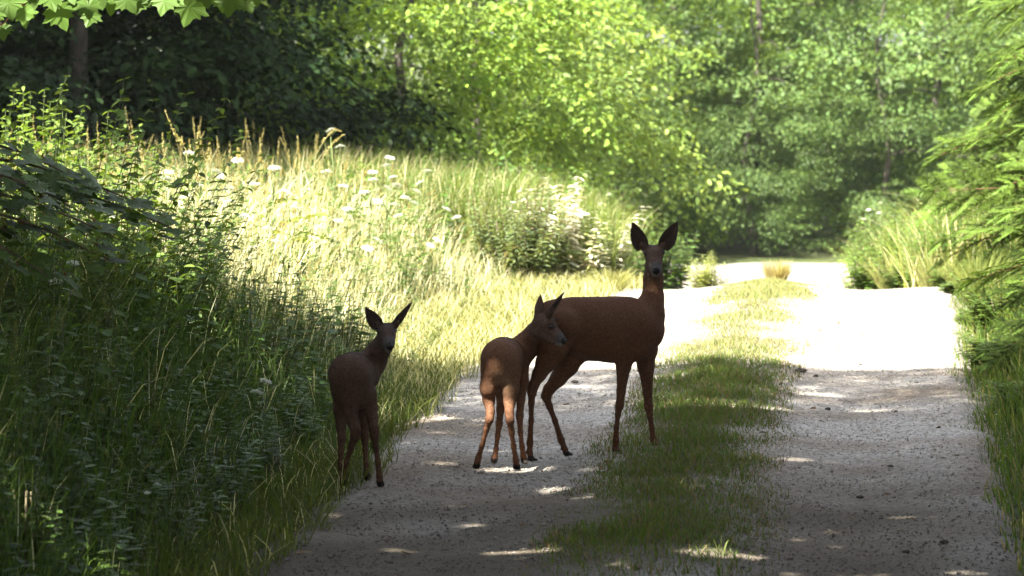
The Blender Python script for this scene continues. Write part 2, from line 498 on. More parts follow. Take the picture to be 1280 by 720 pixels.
def limbs(height, RX, zc, n=12, r0=.12, lowest=.6, c=(.06, .052, .042)):
    tp = [np.array((0, 0, -.3)), np.array((0, 0, .5))]
    x = y = 0
    for i in range(1, 8):
        x += rng.normal(0, .07); y += rng.normal(0, .07)
        tp.append(np.array((x, y, .5 + (height - .5) * i / 7)))
    tp = np.array(tp); tr = np.interp(tp[:, 2], [-.3, 0, .4, height], [r0 * 1.5, r0 * 1.3, r0, r0 * .15])
    trunk = tube(tp, tr, 9, c)
    bs = []
    for i in range(n):
        z = lowest + (height * .85 - lowest) * (i + rng.random()) / n
        th = rng.uniform(0, 6.28); L = RX * rng.uniform(.35, .6)
        o = np.array([np.interp(z, tp[:, 2], tp[:, 0]), np.interp(z, tp[:, 2], tp[:, 1]), z])
        d = np.array((math.cos(th), math.sin(th), rng.uniform(.05, .5)))
        pts = [o + d * L * t + np.array((0, 0, -.22 * L * t * t)) + rng.normal(0, .03, 3) * (t > 0) for t in np.linspace(0, 1, 6)]
        r1 = np.interp(z, tp[:, 2], tr) * .3
        bs.append(tube(pts, np.linspace(r1, .008, 6), 5, c))
        for q in range(2):
            k = rng.integers(2, 5); a2 = th + rng.choice([-1, 1]) * rng.uniform(.5, 1)
            d2 = np.array((math.cos(a2), math.sin(a2), rng.uniform(-.1, .4)))
            pts2 = [pts[k] + d2 * L * .4 * t + rng.normal(0, .015, 3) * (t > 0) for t in np.linspace(0, 1, 4)]
            bs.append(tube(pts2, np.linspace(r1 * .5, .005, 4), 4, c))
    return trunk, jn(bs)

def tree_kind(name, nspray, RX, RZ, zc, base, leafk, r0, mat, lowest=.5, yel=.35, low=.6, shell=.3, n=8):
    V, T, C = crown(nspray, RX, RZ, zc, base, leafk, .15, shell, yel, low)
    me = mesh_np(name + "_crown", V, T, C)
    me.materials.append(mat)
    tr, br = limbs(zc + RZ * .9, RX, zc, n, r0, lowest)
    mt = mesh_np(name + "_trunk", *tr); mt.materials.append(M_BARK)
    mb = mesh_np(name + "_branch", *br); mb.materials.append(M_BARK)
    return me, mt, mb

KINDS = {
    'hazel': tree_kind("hazel", 680, 2.5, 2.9, 3.2, (.13, .225, .040), .85, .07, M_LEAF),
    'hornbeam': tree_kind("hornbeam", 620, 2.4, 3.2, 3.5, (.085, .155, .046), .75, .08, M_LEAF),
    'beech': tree_kind("beech", 680, 2.7, 3.2, 3.4, (.16, .25, .060), .8, .09, M_LEAF, yel=.3),
    'dark': tree_kind("dark", 660, 2.6, 3.0, 3.3, (.014, .032, .009), 1.0, .10, M_DARKLEAF),  # hornbeam with the forest shade put into its leaf colour
}
def plant_tree(kind, name, x, y, s, rz, label, cat, group, sz=1.0):
    me, mt, mb = KINDS[kind]
    t = empty(name, (x, y, float(hgt(np.array(x), np.array(y))) - .05), rz)
    t.scale = (s, s, s * sz)
    tag(t, label, cat, group)
    link("crown", me, None, t); link("trunk", mt, None, t); tag(link("branch", mb, None, t), kind="stuff")
    return t

G_FAR = "trees closing off the far end of the path"
G_LEFT = "shaded trees at the left forest edge"
G_MID = "sunlit trees left of the bend"
G_RIGHT = "trees along the right side beyond the crest"
TREES = [
    # left dark forest
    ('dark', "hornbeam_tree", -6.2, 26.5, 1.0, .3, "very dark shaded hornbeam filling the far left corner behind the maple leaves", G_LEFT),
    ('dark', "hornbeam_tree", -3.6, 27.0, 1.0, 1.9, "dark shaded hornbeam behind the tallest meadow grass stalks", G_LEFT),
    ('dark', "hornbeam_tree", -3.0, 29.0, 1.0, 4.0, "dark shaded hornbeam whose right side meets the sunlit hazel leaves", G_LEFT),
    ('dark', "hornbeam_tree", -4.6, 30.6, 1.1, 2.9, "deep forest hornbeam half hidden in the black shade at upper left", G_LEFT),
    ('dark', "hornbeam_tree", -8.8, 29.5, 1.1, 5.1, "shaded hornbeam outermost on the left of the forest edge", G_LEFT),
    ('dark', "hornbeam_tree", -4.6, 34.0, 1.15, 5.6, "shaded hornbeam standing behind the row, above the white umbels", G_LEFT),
    # centre
    ('hazel', "hazel_tree", -.9, 31.2, .95, .9, "bright yellow green hazel right of the dark forest, above the wild flowers", G_MID),
    ('beech', "beech_tree", -.5, 35.0, 1.0, 2.2, "pale yellow green young beech behind the bright hazel, left of the doe's ears", G_MID),
    ('hazel', "hazel_tree", -2.8, 36.0, 1.1, 3.3, "sunlit hazel second row behind the bright front hazel", G_MID),
    ('hornbeam', "hornbeam_tree", .0, 43.6, 1.05, 1.2, "mid green hornbeam between the doe's head and the bright cross track", G_MID),
    ('beech', "beech_tree", -2.4, 42.2, 1.15, .2, "tall beech behind the pale young beech", G_MID),
    # far end
    ('hornbeam', "hornbeam_tree", 3.6, 47.6, 1.0, 2.6, "hazy hornbeam right behind the pale grass tuft at the cross track", G_FAR),
    ('hornbeam', "hornbeam_tree", 6.6, 47.8, 1.05, .6, "dense dark green hornbeam at the right end of the cross track", G_FAR),
    ('hazel', "hazel_tree", 5.2, 50.5, 1.15, 4.4, "taller hazel in the back row over the middle of the cross track", G_FAR),
    ('hornbeam', "hornbeam_tree", 2.3, 50.0, 1.25, 3.7, "hornbeam in the back row left of the cross track", G_FAR),
    ('hornbeam', "hornbeam_tree", 8.4, 50.4, 1.15, 5.7, "hornbeam in the back row behind the right bank", G_FAR),
    ('hornbeam', "hornbeam_tree", 3.8, 54.5, 1.3, 1.7, "tallest hornbeam rearmost behind the cross track", G_FAR),
    ('hornbeam', "hornbeam_tree", 7.0, 55.5, 1.3, 2.0, "rearmost hornbeam behind the dense dark green one", G_FAR),
    ('hornbeam', "hornbeam_tree", 3.5, 46.2, .62, 1.0, "low bushy hornbeam at the back of the cross track, in front of the taller ones", G_FAR),
    ('hornbeam', "hornbeam_tree", 5.3, 46.4, .66, 3.4, "low bushy hornbeam at the right end of the cross track", G_FAR),
    ('hazel', "hazel_tree", 1.6, 47.0, .9, 5.2, "hazel behind the left end of the cross track", G_FAR),
    ('hornbeam', "hornbeam_tree", 1.0, 56.0, 1.4, 5.2, "rearmost hornbeam left of the tallest one", G_FAR),
    # right
    ('hornbeam', "hornbeam_tree", 7.0, 39.5, .95, 2.4, "hornbeam with layered boughs above the grassy right bank", G_RIGHT),
    ('beech', "beech_tree", 7.6, 34.6, .95, 4.9, "bright beech reaching in behind the spruce tip at upper right", G_RIGHT),
    ('hornbeam', "hornbeam_tree", 9.4, 41.5, 1.15, .8, "shaded hornbeam behind the bright beech at upper right", G_RIGHT),
    ('hazel', "hazel_tree", 7.4, 30.3, .85, 1.1, "low hazel at the right edge behind the spruce", G_RIGHT),
]
for (k, nm, x, y, s, rz, lab, gr) in TREES:
    plant_tree(k, nm, x, y, s, rz, lab, "tree", gr)

# ------------------------------------------------------------------ unseen canopy over the near path, its leaves placed to shape the shade
CAN_V = np.array([(0, 0, 0), (.45, .32, .04), (1, 0, -.05), (.45, -.32, .04)], float)
CAN_T = np.array([(0, 2, 1), (0, 3, 2)])[:, ::-1]
def canopy(samples, accept, centers, zr, size=.17, seed=1, base=(.045, .085, .02)):
    r = np.random.default_rng(seed)
    G0 = samples(r)
    n = len(G0)
    z = r.uniform(zr[0], zr[1], n)
    if zr[0] < 6: z = np.where(G0[:, 1] < 12.8, r.uniform(3.0, 6.4, n), z)  # leaves set lower over the near ground to deepen its shade
    k = z / tanel
    P = np.stack([G0[:, 0] + SUN_AZ.x * k, G0[:, 1] + SUN_AZ.y * k, z], 1)
    # each sample becomes a small clump
    m = 5
    P = np.repeat(P, m, 0) + r.normal(0, .13, (n * m, 3))
    s = r.uniform(.7, 1.2, len(P)) * size
    D = r.normal(0, 1, P.shape); D[:, 2] = D[:, 2] * .4 - .2
    N = r.normal(0, .45, P.shape); N[:, 2] = 1
    cen = P + nrm(D) * s[:, None] * .5
    ok = accept(gproj(cen), s)
    P, D, N, s = P[ok], D[ok], N[ok], s[ok]
    d = ((P[:, None, :2] - np.array(centers)[None, :, :2]) ** 2).sum(-1)
    own = d.argmin(1)
    out = []
    for i in range(len(centers)):
        w = own == i
        out.append(leaves(P[w] - np.array((centers[i][0], centers[i][1], 0)), D[w], N[w], s[w], hue(int(w.sum()), base, .2, .3), CAN_V, CAN_T))
    return out

def shade_tree(name, c, crown_geo, h, r0, lab, reach, group, lowest=3.6):
    t = empty(name, (c[0], c[1], 0)); tag(t, lab, "tree", group)
    link("crown", mesh_np(name + "_crown", *crown_geo), M_DARKLEAF, t)
    tr, br = limbs(h, reach, h * .7, 12, r0, lowest)
    link("trunk", mesh_np(name + "_trunk", *tr), M_BARK, t)
    link("branch", mesh_np(name + "_branch", *br), M_BARK, t)
    return t

edge_line = lambda gx: 17.78 + .025 * np.sin(gx * 5.1)
def acc_near(G, s):
    ok = G[:, 1] < edge_line(G[:, 0]) - .45 * s  # crowns cut along a line so their shade ends there
    # ragged, dappled towards the far left of the verge
    hole = (snoise(G[:, 0], G[:, 1], 2.6, 41) > .50) & (G[:, 0] < -1.3) & (G[:, 1] > 15.4)
    return ok & ~hole & ~in_gap(G)
def smp_thin(r):  # sparse small leaves, letting some sun leak in near the shade edge
    n = 26000
    gy = 15.0 + 2.85 * r.random(n); gx = r.uniform(-7.5, 7.0, n)
    k = r.random(n) < np.interp(gy, [15.0, 16.0, 17.8], [1.0, .46, .36])
    return np.stack([gx[k], gy[k]], 1)
def smp_near(r):
    n = 30000
    return np.concatenate([np.stack([r.uniform(-8.5, 7.5, n), r.uniform(6.0, 15.5, n)], 1), np.stack([r.uniform(-8.5, -2.0, 6000), r.uniform(15, 17.9, 6000)], 1), np.stack([r.uniform(-8.5, 7.5, 15000), r.uniform(3.0, 13.8, 15000)], 1)])  # last batch thickens the shade over the near ground
CEN = [(-7.6, 4.6), (-4.6, 9.2), (-2.7, 2.6), (3.3, 3.8), (2.9, 9.6), (-9.4, 10.4)]
LABC = ["tall oak left behind the camera whose crown shades the near path", "oak on the left verge shading the foreground of the path",
        "oak close to the left of the path behind the camera", "oak on the right side of the path behind the camera",
        "oak on the right verge arching over the foreground", "oak deeper in the wood to the left of the verge"]
near_ = canopy(smp_near, acc_near, CEN, (5.2, 8.6))
thin_ = canopy(smp_thin, acc_near, CEN, (8.0, 10.5), .085, 3)
for c, g, g2, lab in zip(CEN, near_, thin_, LABC):
    g = jn([q for q in (g, g2) if len(q[0])])
    shade_tree("oak_tree", c, g, 10.2, .22, lab, 3.2, "oaks arching over the near path")

# two tall trees left of the sunlit verge which keep the left forest edge dark
def acc_far(G, s):
    lim = np.interp(G[:, 1], [25.0, 27, 30, 34], [-1.3, -1.0, -.8, -1.6])
    return (G[:, 0] < lim) & (G[:, 1] > 24.9 + .25 * np.sin(G[:, 0] * 2.2)) & ~((snoise(G[:, 0], G[:, 1], 1.8, 61) > .62))  # leaves kept only where they shade the forest edge
def smp_far(r):
    n = 15000
    return np.stack([r.uniform(-9.5, 1.0, n), r.uniform(24.7, 33.5, n)], 1)
CEN2 = [(-9.0, 20.5), (-6.4, 25.2)]
for c, g, lab in zip(CEN2, canopy(smp_far, acc_far, CEN2, (6.4, 9.8), seed=5), ["tall oak deep in the left wood shading the forest edge", "tall oak at the left forest edge over the dark hornbeams"]):
    shade_tree("oak_tree", c, g, 10.0, .25, lab, 3.4, "tall oaks of the left wood", 4.5)

for (x, y, s_, rz, lab) in [(6.2, 10.5, 1.1, .5, "unseen hornbeam added right of the path, level with the foreground"), (6.6, 15.4, 1.1, 2.5, "unseen hornbeam added right of the path behind the verge"),
                            (5.6, 5.8, 1.1, 4.1, "unseen hornbeam added right of the camera"), (-8.2, 7.0, 1.1, 1.3, "unseen hornbeam added in the wood left of the camera"),
                            (-8.6, 13.4, 1.1, 3.9, "unseen hornbeam added in the wood left of the deer"), (-3.5, -2.5, 1.1, 2.9, "unseen hornbeam added behind the camera on the left"), (4.2, -1.5, 1.1, 5.2, "unseen hornbeam added behind the camera on the right")]:
    plant_tree('dark', "hornbeam_tree", x, y, s_, rz, lab, "tree", "unseen understorey trees added to dim the near path")  # unseen trees added to hold skylight off the near path

# ------------------------------------------------------------------ verges: grass and herbs
def in_view(X, Y, margin=.45):
    return np.abs(X) < .162 * Y + margin

def veg_height(X, Y):
    """target height of the left verge vegetation"""
    d = left_edge(Y) - X
    d0 = np.interp(Y, [10, 16, 18, 21, 24], [.05, .08, .25, .75, .55])
    h = np.interp(d - d0, [-.5, 0, .25, .8, 1.6, 3.0], [.06, .10, .28, .66, 1.02, 1.15])
    h = h * (1 + .15 * snoise(X, Y, 1.2, 12))
    return np.minimum(h, (1.80 - np.interp((X / Y) * 4000 + 640, [0, 200, 400, 560, 800], [150, 160, 148, 175, 230]) / 4000 * Y) * (1.0 + .26 * snoise(X, Y, 2.6, 14)))

def scatter(n, x0, x1, y0, y1, pw=1.0):
    Y = y0 + (y1 - y0) * rng.random(n) ** pw
    X = rng.uniform(x0, x1, n)
    return X, Y

parts = []
# tall meadow grass, left
X, Y = scatter(100000, -5.2, 1.2, 9.6, 26.5)
d = left_edge(Y) - X
keep = (d > -.06) & in_view(X, Y) & (rng.random(len(X)) < np.where(d < 2.6, 1, .45))
X, Y, d = X[keep], Y[keep], d[keep]
H = veg_height(X, Y) * rng.uniform(.45, 1.08, len(X))
Wd = rng.uniform(.004, .009, len(X)) * np.interp(H, [.1, 1], [.7, 1.15])
lean = rng.normal(0, .26, (len(X), 2)) * H[:, None] + np.array((.08, -.03)) * H[:, None]
straw = rng.random(len(X)) < np.interp(Y, [10, 15.5, 17.6], [.03, .06, .72])  # pale share jumps at the shade edge: sunlight put into the colour
C = hue(len(X), (.062, .120, .028), .3, .35)
C[straw] = hue(int(straw.sum()), (.80, .76, .52), .15, .1)
P = np.stack([X, Y, hgt(X, Y) - .03], 1)
parts.append(blades(P, H, Wd, lean, C))
# short turf fringe, both sides, and the lawn beyond the shade edge
X, Y = scatter(60000, -1.4, 1.4, 9.6, 26.0)
d = left_edge(Y) - X
keep = (d > -.16 + .1 * snoise(X, Y, 4, 21)) & (d < .95) & in_view(X, Y)
X, Y = X[keep], Y[keep]
H = rng.uniform(.05, .17, len(X))
C = hue(len(X), (.15, .19, .055), .22, .5)
C[Y < 17.6] *= (.55, .68, .55)  # turf darkened up to the shade edge, shade put into its colour
C[rng.random(len(X)) < np.interp(Y, [15, 18.5], [.08, .5])] = (.60, .56, .31)  # more pale blades beyond it, sunlight put into the colour
P = np.stack([X, Y, hgt(X, Y) - .015], 1)
parts.append(blades(P, H, rng.uniform(.003, .006, len(X)), rng.normal(0, .6, (len(X), 2)) * H[:, None], C))
V, T, C = jn(parts)
tag(link("meadow_grass", mesh_np("meadow_grass", V, T, C), M_GRASS), "tall uncut meadow grass on the left verge, pale straw colour painted in where the sun hits it", None, None, 'stuff')

# grass seed heads: spike stalks in the meadow
def seed_stalk(H, lx, ly, c=(.34, .30, .13), spike=.13, w=.007, drop=.15):
    ts = np.linspace(0, 1, 6)
    pts = np.stack([lx * ts ** 2, ly * ts ** 2, H * ts - drop * H * .15 * ts ** 4], 1)
    st = tube(pts, np.linspace(.0022, .0014, 6), 3, tuple(np.array(c) * .8))
    k = 26; 
    e = pts[-1]; dr = nrm(pts[-1] - pts[-2])
    t = rng.random(k)
    P = e + dr[None] * (t * spike - spike * .1)[:, None]
    P[:, 2] -= drop * .4 * t ** 2 * spike
    D = nrm(dr[None] * 1.4 + rng.normal(0, .55, (k, 3)))
    return jn([st, leaves(P, D, rng.normal(0, 1, (k, 3)), np.full(k, w * 3) * (1.1 - t * .6), hue(k, c, .12, .1), THIN_V * np.array((1, 1.6, 1)))])
STK = [seed_stalk(1.0, rng.normal(0, .09), rng.normal(0, .07), spike=rng.uniform(.09, .2), drop=rng.uniform(0, 1.4)) for _ in range(7)]
parts = []
X, Y = scatter(1900, -4.6, .6, 10.2, 25.5)
keep = (left_edge(Y) - X > .3) & in_view(X, Y)
X, Y = X[keep], Y[keep]
for x, y in zip(X, Y):
    V, T, C = STK[rng.integers(7)]
    h = float(veg_height(np.array(x), np.array(y))) * rng.uniform(.85, 1.15)
    a = rng.uniform(0, 6.28); ca, sa = math.cos(a), math.sin(a)
    V2 = np.stack([V[:, 0] * ca - V[:, 1] * sa + x, V[:, 0] * sa + V[:, 1] * ca + y, V[:, 2] * h + float(hgt(np.array(x), np.array(y)))], 1)
    parts.append((V2, T, C * rng.uniform(.7, 1.15) * (np.array((.38, .52, .42)) if y < 17.3 else 1.0)))  # heads on the shaded side get the shade in their colour
V, T, C = jn(parts)
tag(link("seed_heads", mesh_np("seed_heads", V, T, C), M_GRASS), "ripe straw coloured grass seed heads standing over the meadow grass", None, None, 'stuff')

# leafy herbs (nettle, mint, balsam) mixed into the verge
def herb(H=1.0, nl=26, size=.075, base=(.06, .125, .03), c_stem=(.09, .12, .04), spread=1.0, tm=LEAF_V, top=.15):
    ts = np.linspace(0, 1, 5); lx, ly = rng.normal(0, .07, 2)
    pts = np.stack([lx * ts ** 2, ly * ts ** 2, H * ts], 1)
    st = tube(pts, np.linspace(.004, .0018, 5), 3, c_stem)
    t = np.linspace(top, 1, nl // 2).repeat(2)
    az = np.arange(nl) * math.pi + (np.arange(nl) // 2) * 1.35
    P = np.stack([np.interp(t, ts, pts[:, 0]), np.interp(t, ts, pts[:, 1]), t * H], 1)
    D = np.stack([np.cos(az), np.sin(az), rng.uniform(-.5, .35, nl)], 1)
    N = np.stack([-np.cos(az) * .2, -np.sin(az) * .2, np.ones(nl)], 1) + rng.normal(0, .25, (nl, 3))
    s = size * np.interp(t, [0, .4, 1], [.8, 1.15, .5]) * rng.uniform(.75, 1.25, nl) * spread
    return jn([st, leaves(P, D, N, s, hue(nl, base, .18, .35), tm)])
HERBS = [herb(1.0, 24, rng.uniform(.06, .1)) for _ in range(5)] + [herb(1.0, 34, .09, (.075, .12, .045), tm=THIN_V) for _ in range(3)] + [herb(1.0, 20, .13, (.075, .14, .035)) for _ in range(2)]
def herb_field(npts, x0, x1, y0, y1, cond, hf, kinds, smin=.6, smax=1.0):
    parts = []
    X, Y = scatter(npts, x0, x1, y0, y1)
    k = cond(X, Y) & in_view(X, Y)
    for x, y in zip(X[k], Y[k]):
        V, T, C = kinds[rng.integers(len(kinds))]
        h = float(hf(np.array(x), np.array(y))) * rng.uniform(smin, smax)
        a = rng.uniform(0, 6.28); ca, sa = math.cos(a), math.sin(a)
        hs = .5 + .5 * h
        parts.append((np.stack([(V[:, 0] * ca - V[:, 1] * sa) * hs + x, (V[:, 0] * sa + V[:, 1] * ca) * hs + y, V[:, 2] * h + float(hgt(np.array(x), np.array(y)))], 1), T, C * rng.uniform(.7, 1.3)))
    return jn(parts)
V, T, C = herb_field(5600, -4.8, .5, 9.9, 25.0, lambda X, Y: (left_edge(Y) - X > .22) & ((Y < 17.5) | (rng.random(len(X)) < .5)), veg_height, HERBS)
tag(link("herb_undergrowth", mesh_np("herb_undergrowth", V, T, C), M_LEAF), "dense leafy nettles and herbs growing through the left verge", None, None, 'stuff')

# median strip grass
X, Y = scatter(400000, -.9, 3.4, 9.7, 26.0, 1.15)
mx = median_x(Y)
w = .40 + .06 * snoise(X * 0, Y, 2.2, 31)
w = np.where(Y > 17.8, w * np.interp(snoise(X, Y, 1.6, 33), [-.4, .3], [.75, 1.0]), w)
rr = np.abs(X - mx) / w
keep = (rng.random(len(X)) < np.clip(2.9 - 2.5 * rr, 0, 1)) & (rr < 1.25)
patch = snoise(X, Y, 3.5, 35)
keep &= (rng.random(len(X)) < np.interp(patch, [-.6, -.1], [.6, 1]))
keep &= (Y < 19.0) | (Y > 21.3) | (rng.random(len(X)) < .8)
keep &= (rng.random(len(X)) < np.interp(Y, [9.7, 10.9, 11.6], [.10, .3, 1]))
X, Y, rr, patch = X[keep], Y[keep], rr[keep], patch[keep]
H = rng.uniform(.022, .062, len(X)) * np.interp(rr, [0, 1], [1.15, .55]) * np.interp(patch, [-.6, .6], [.8, 1.25])
brown = rng.random(len(X)) < .22 + .2 * (rr > .8)
C = hue(len(X), (.085, .15, .03), .22, .35)
C[brown] = hue(int(brown.sum()), (.19, .15, .08), .2, .1)
far_ = (Y > 17.9) & (rng.random(len(X)) < .65)  # paler blades beyond the shade edge, sunlight put into their colour
C[far_] = hue(int(far_.sum()), (.34, .36, .15), .15, .1)
H = H * np.where(Y > 17.9, .85, 1.0)
P = np.stack([X, Y, hgt(X, Y) - .008], 1)
V, T, C = blades(P, H, rng.uniform(.0028, .0055, len(X)), rng.normal(0, .45, (len(X), 2)) * H[:, None], C)
tag(link("median_grass", mesh_np("median_grass", V, T, C), M_GRASS), "worn strip of short grass growing between the two wheel tracks", None, None, 'stuff')

# right verge grass and herbs
def rveg(X, Y):
    d = X - right_edge(Y)
    h = np.interp(d, [-.1, .05, .3, .9], [.07, .14, .36, .62])
    return h * (1 + .15 * snoise(X, Y, 1.4, 52))
parts = []
X, Y = scatter(56000, 1.6, 5.6, 9.8, 26.0)
d = X - right_edge(Y)
keep = (d > -.1 + .09 * snoise(X, Y, 4, 22)) & in_view(X, Y)
X, Y = X[keep], Y[keep]
H = rveg(X, Y) * rng.uniform(.4, 1.1, len(X))
C = hue(len(X), (.085, .16, .03), .22, .45)
st = rng.random(len(X)) < .15
C[st] = hue(int(st.sum()), (.28, .25, .11), .15, .1)
P = np.stack([X, Y, hgt(X, Y) - .03], 1)
parts.append(blades(P, H, rng.uniform(.0035, .008, len(X)), rng.normal(0, .3, (len(X), 2)) * H[:, None] + np.array((-.12, 0)) * H[:, None], C))
parts.append(herb_field(420, 2.0, 5.0, 13.5, 25.0, lambda X, Y: X - right_edge(Y) > .22, lambda X, Y: rveg(X, Y) * 1.25, HERBS))
V, T, C = jn(parts)
tag(link("verge_grass", mesh_np("verge_grass", V, T, C), M_GRASS), "green grass and low herbs fringing the right wheel track", None, None, 'stuff')

# bank vegetation right, beyond the crest
def rbank(X, Y):
    a = np.interp(X, [2.9, 3.15, 3.4, 4.0, 5.5], [.25, .50, .68, .78, .80])
    return a * (1 + .22 * snoise(X, Y, 2.2, 57))
parts = []
X, Y = scatter(10000, 2.9, 5.6, 24.6, 31.5)
keep = in_view(X, Y) & (X > np.interp(Y, [24.5, 31], [3.05, 3.35]) + .1 * snoise(X, Y, 3, 3))
X, Y = X[keep], Y[keep]
zb = lambda X, Y: hgt(X, Y) + np.interp(X, [3.0, 3.6, 4.5], [0, .25, .42])
H = rbank(X, Y) * rng.uniform(.4, 1.05, len(X)); 
C = hue(len(X), (.15, .21, .05), .2, .5)
st = rng.random(len(X)) < .3
C[st] = hue(int(st.sum()), (.62, .58, .34), .15, .1)
parts.append(blades(np.stack([X, Y, zb(X, Y) - .35], 1), H + .3, rng.uniform(.006, .011, len(X)), rng.normal(0, .45, (len(X), 2)) * H[:, None] + np.array((-.05, 0)) * H[:, None], C))
def bank_cond(X, Y): return X > np.interp(Y, [24.5, 31], [3.1, 3.4])
parts.append(herb_field(3600, 3.1, 5.6, 24.8, 31, bank_cond, lambda X, Y: rbank(X, Y) * 1.05, [(v[0], v[1], v[2] * 1.35) for v in HERBS]))
V, T, C = jn(parts)
tag(link("bank_grass", mesh_np("bank_grass", V, T, C), M_GRASS), "sunny bank of tall pale grass and herbs right of the path beyond the crest", None, None, 'stuff')

# left bank vegetation beyond the crest (behind the doe's head)
parts = []
def wb(X, Y):
    top = np.interp((X / Y) * 4000 + 640, [0, 200, 400, 540, 640, 700, 770, 800], [175, 190, 195, 210, 222, 238, 262, 320])
    return np.clip(CAM_H - (top - 40) / 4000 * Y - hgt(X, Y), .2, 1.5)
X, Y = scatter(36000, -3.6, 1.3, 24.2, 30.0)
lim = np.interp(Y, [24, 27, 30], [.75, .95, 1.2])
keep = in_view(X, Y) & (X < lim)
X, Y = X[keep], Y[keep]
H = wb(X, Y) * rng.uniform(.5, 1.1, len(X))
C = hue(len(X), (.12, .19, .045), .2, .5)
st = rng.random(len(X)) < .35
st &= rng.random(len(X)) < np.interp(X, [-3, -1, -.3], [1, .8, .35])
C[st] = hue(int(st.sum()), (.68, .63, .38), .15, .1)
parts.append(blades(np.stack([X, Y, hgt(X, Y) - .05], 1), H + .12, rng.uniform(.006, .011, len(X)), rng.normal(0, .22, (len(X), 2)) * H[:, None], C))
parts.append(herb_field(1200, -3.4, 1.1, 23.8, 30, lambda X, Y: X < np.interp(Y, [24, 27, 30], [.55, .8, 1.0]), wb, [(v[0], v[1], v[2] * 1.5) for v in HERBS]))
V, T, C = jn(parts)
tag(link("wildflower_bank", mesh_np("wildflower_bank", V, T, C), M_GRASS), "bank of tall grass and weeds left of the path beyond the crest", None, None, 'stuff')

# ------------------------------------------------------------------ cow parsley, each a thing
def umbel(r=.033, n=22, c=(.62, .64, .54)):
    P, D, N, S = [], [], [], []
    for i in range(n):
        rr = r * math.sqrt((i + .5) / n); a = i * 2.4
        q = np.array((rr * math.cos(a), rr * math.sin(a), .012 * (1 - (rr / r) ** 2)))
        for k in range(4):
            a2 = rng.uniform(0, 6.28)
            P.append(q + rng.normal(0, .003, 3)); D.append((math.cos(a2), math.sin(a2), .1)); N.append((0, 0, 1)); S.append(.013)
    return leaves(np.array(P), np.array(D), np.array(N) + rng.normal(0, .2, (len(P), 3)), np.array(S), hue(len(P), c, .05, .03), LEAF_V * np.array((1, 1.5, 1)))
def parsley_meshes():
    H = 1.0
    stem = [tube([(0, 0, 0), (.01, 0, .4), (.0, .02, .7), (.02, .02, .93)], [.006, .005, .0035, .0025], 5, (.13, .17, .06))]
    heads = []
    for (dx, dy, dz, z0) in [(.02, .02, 1.0, .8), (-.10, .03, .90, .62)]:
        stem.append(tube([(.01, .01, z0), (dx * .6, dy * .6, (z0 + dz) / 2), (dx, dy, dz - .035)], [.003, .0025, .002], 4, (.13, .17, .06)))
        for i in range(8):
            a = i * .785; stem.append(tube([(dx, dy, dz - .035), (dx + .035 * math.cos(a), dy + .035 * math.sin(a), dz)], [.0012, .001], 3, (.16, .2, .08)))
        heads.append((dx, dy, dz))
    lv = []
    for i in range(5):
        z = .15 + .13 * i; a = i * 2.3
        n = 30; u = rng.random(n); s = rng.choice([-1, 1], n)
        base = np.array((math.cos(a), math.sin(a), .35))
        side = np.array((-math.sin(a), math.cos(a), 0))
        P = np.array((0, 0, z)) + u[:, None] * .26 * base + (s * .09 * (1 - u) * rng.random(n))[:, None] * side
        D = base[None] * .6 + s[:, None] * side[None] + rng.normal(0, .2, (n, 3))
        lv.append(leaves(P, D, np.tile((0, 0, 1.), (n, 1)) + rng.normal(0, .2, (n, 3)), np.full(n, .045), hue(n, (.08, .15, .04), .15, .3), THIN_V * np.array((1, 1.5, 1))))
    ms = mesh_np("parsley_stem", *jn(stem)); ms.materials.append(M_STEM)
    ml = mesh_np("parsley_leaves", *jn(lv)); ml.materials.append(M_LEAF)
    mu = mesh_np("umbel", *umbel()); mu.materials.append(M_PETAL)
    return ms, ml, mu, heads
PS, PL, PU, PH = parsley_meshes()
def parsley(px, py, Y, lab, tilt=0.0, us=1.0):
    top = W(px, py, Y); gz = float(hgt(np.array(top[0]), np.array(Y)))
    h = max(.3, top[2] - gz)
    t = empty("cow_parsley", (top[0], Y, gz), rng.uniform(0, 6.28)); s = h
    t.scale = (s, s, s); t.rotation_euler[0] = tilt
    tag(t, lab, "wild flower", "white cow parsley in the verges")
    link("stem", PS, None, t); tag(link("foliage", PL, None, t), kind="stuff")
    for hd in PH:
        u = link("umbel", PU, None, t, hd); k = us / max(s, .5); u.scale = (k, k, k); u.rotation_euler = (rng.normal(0.25, .2), rng.normal(0, .2), 0)
    return t
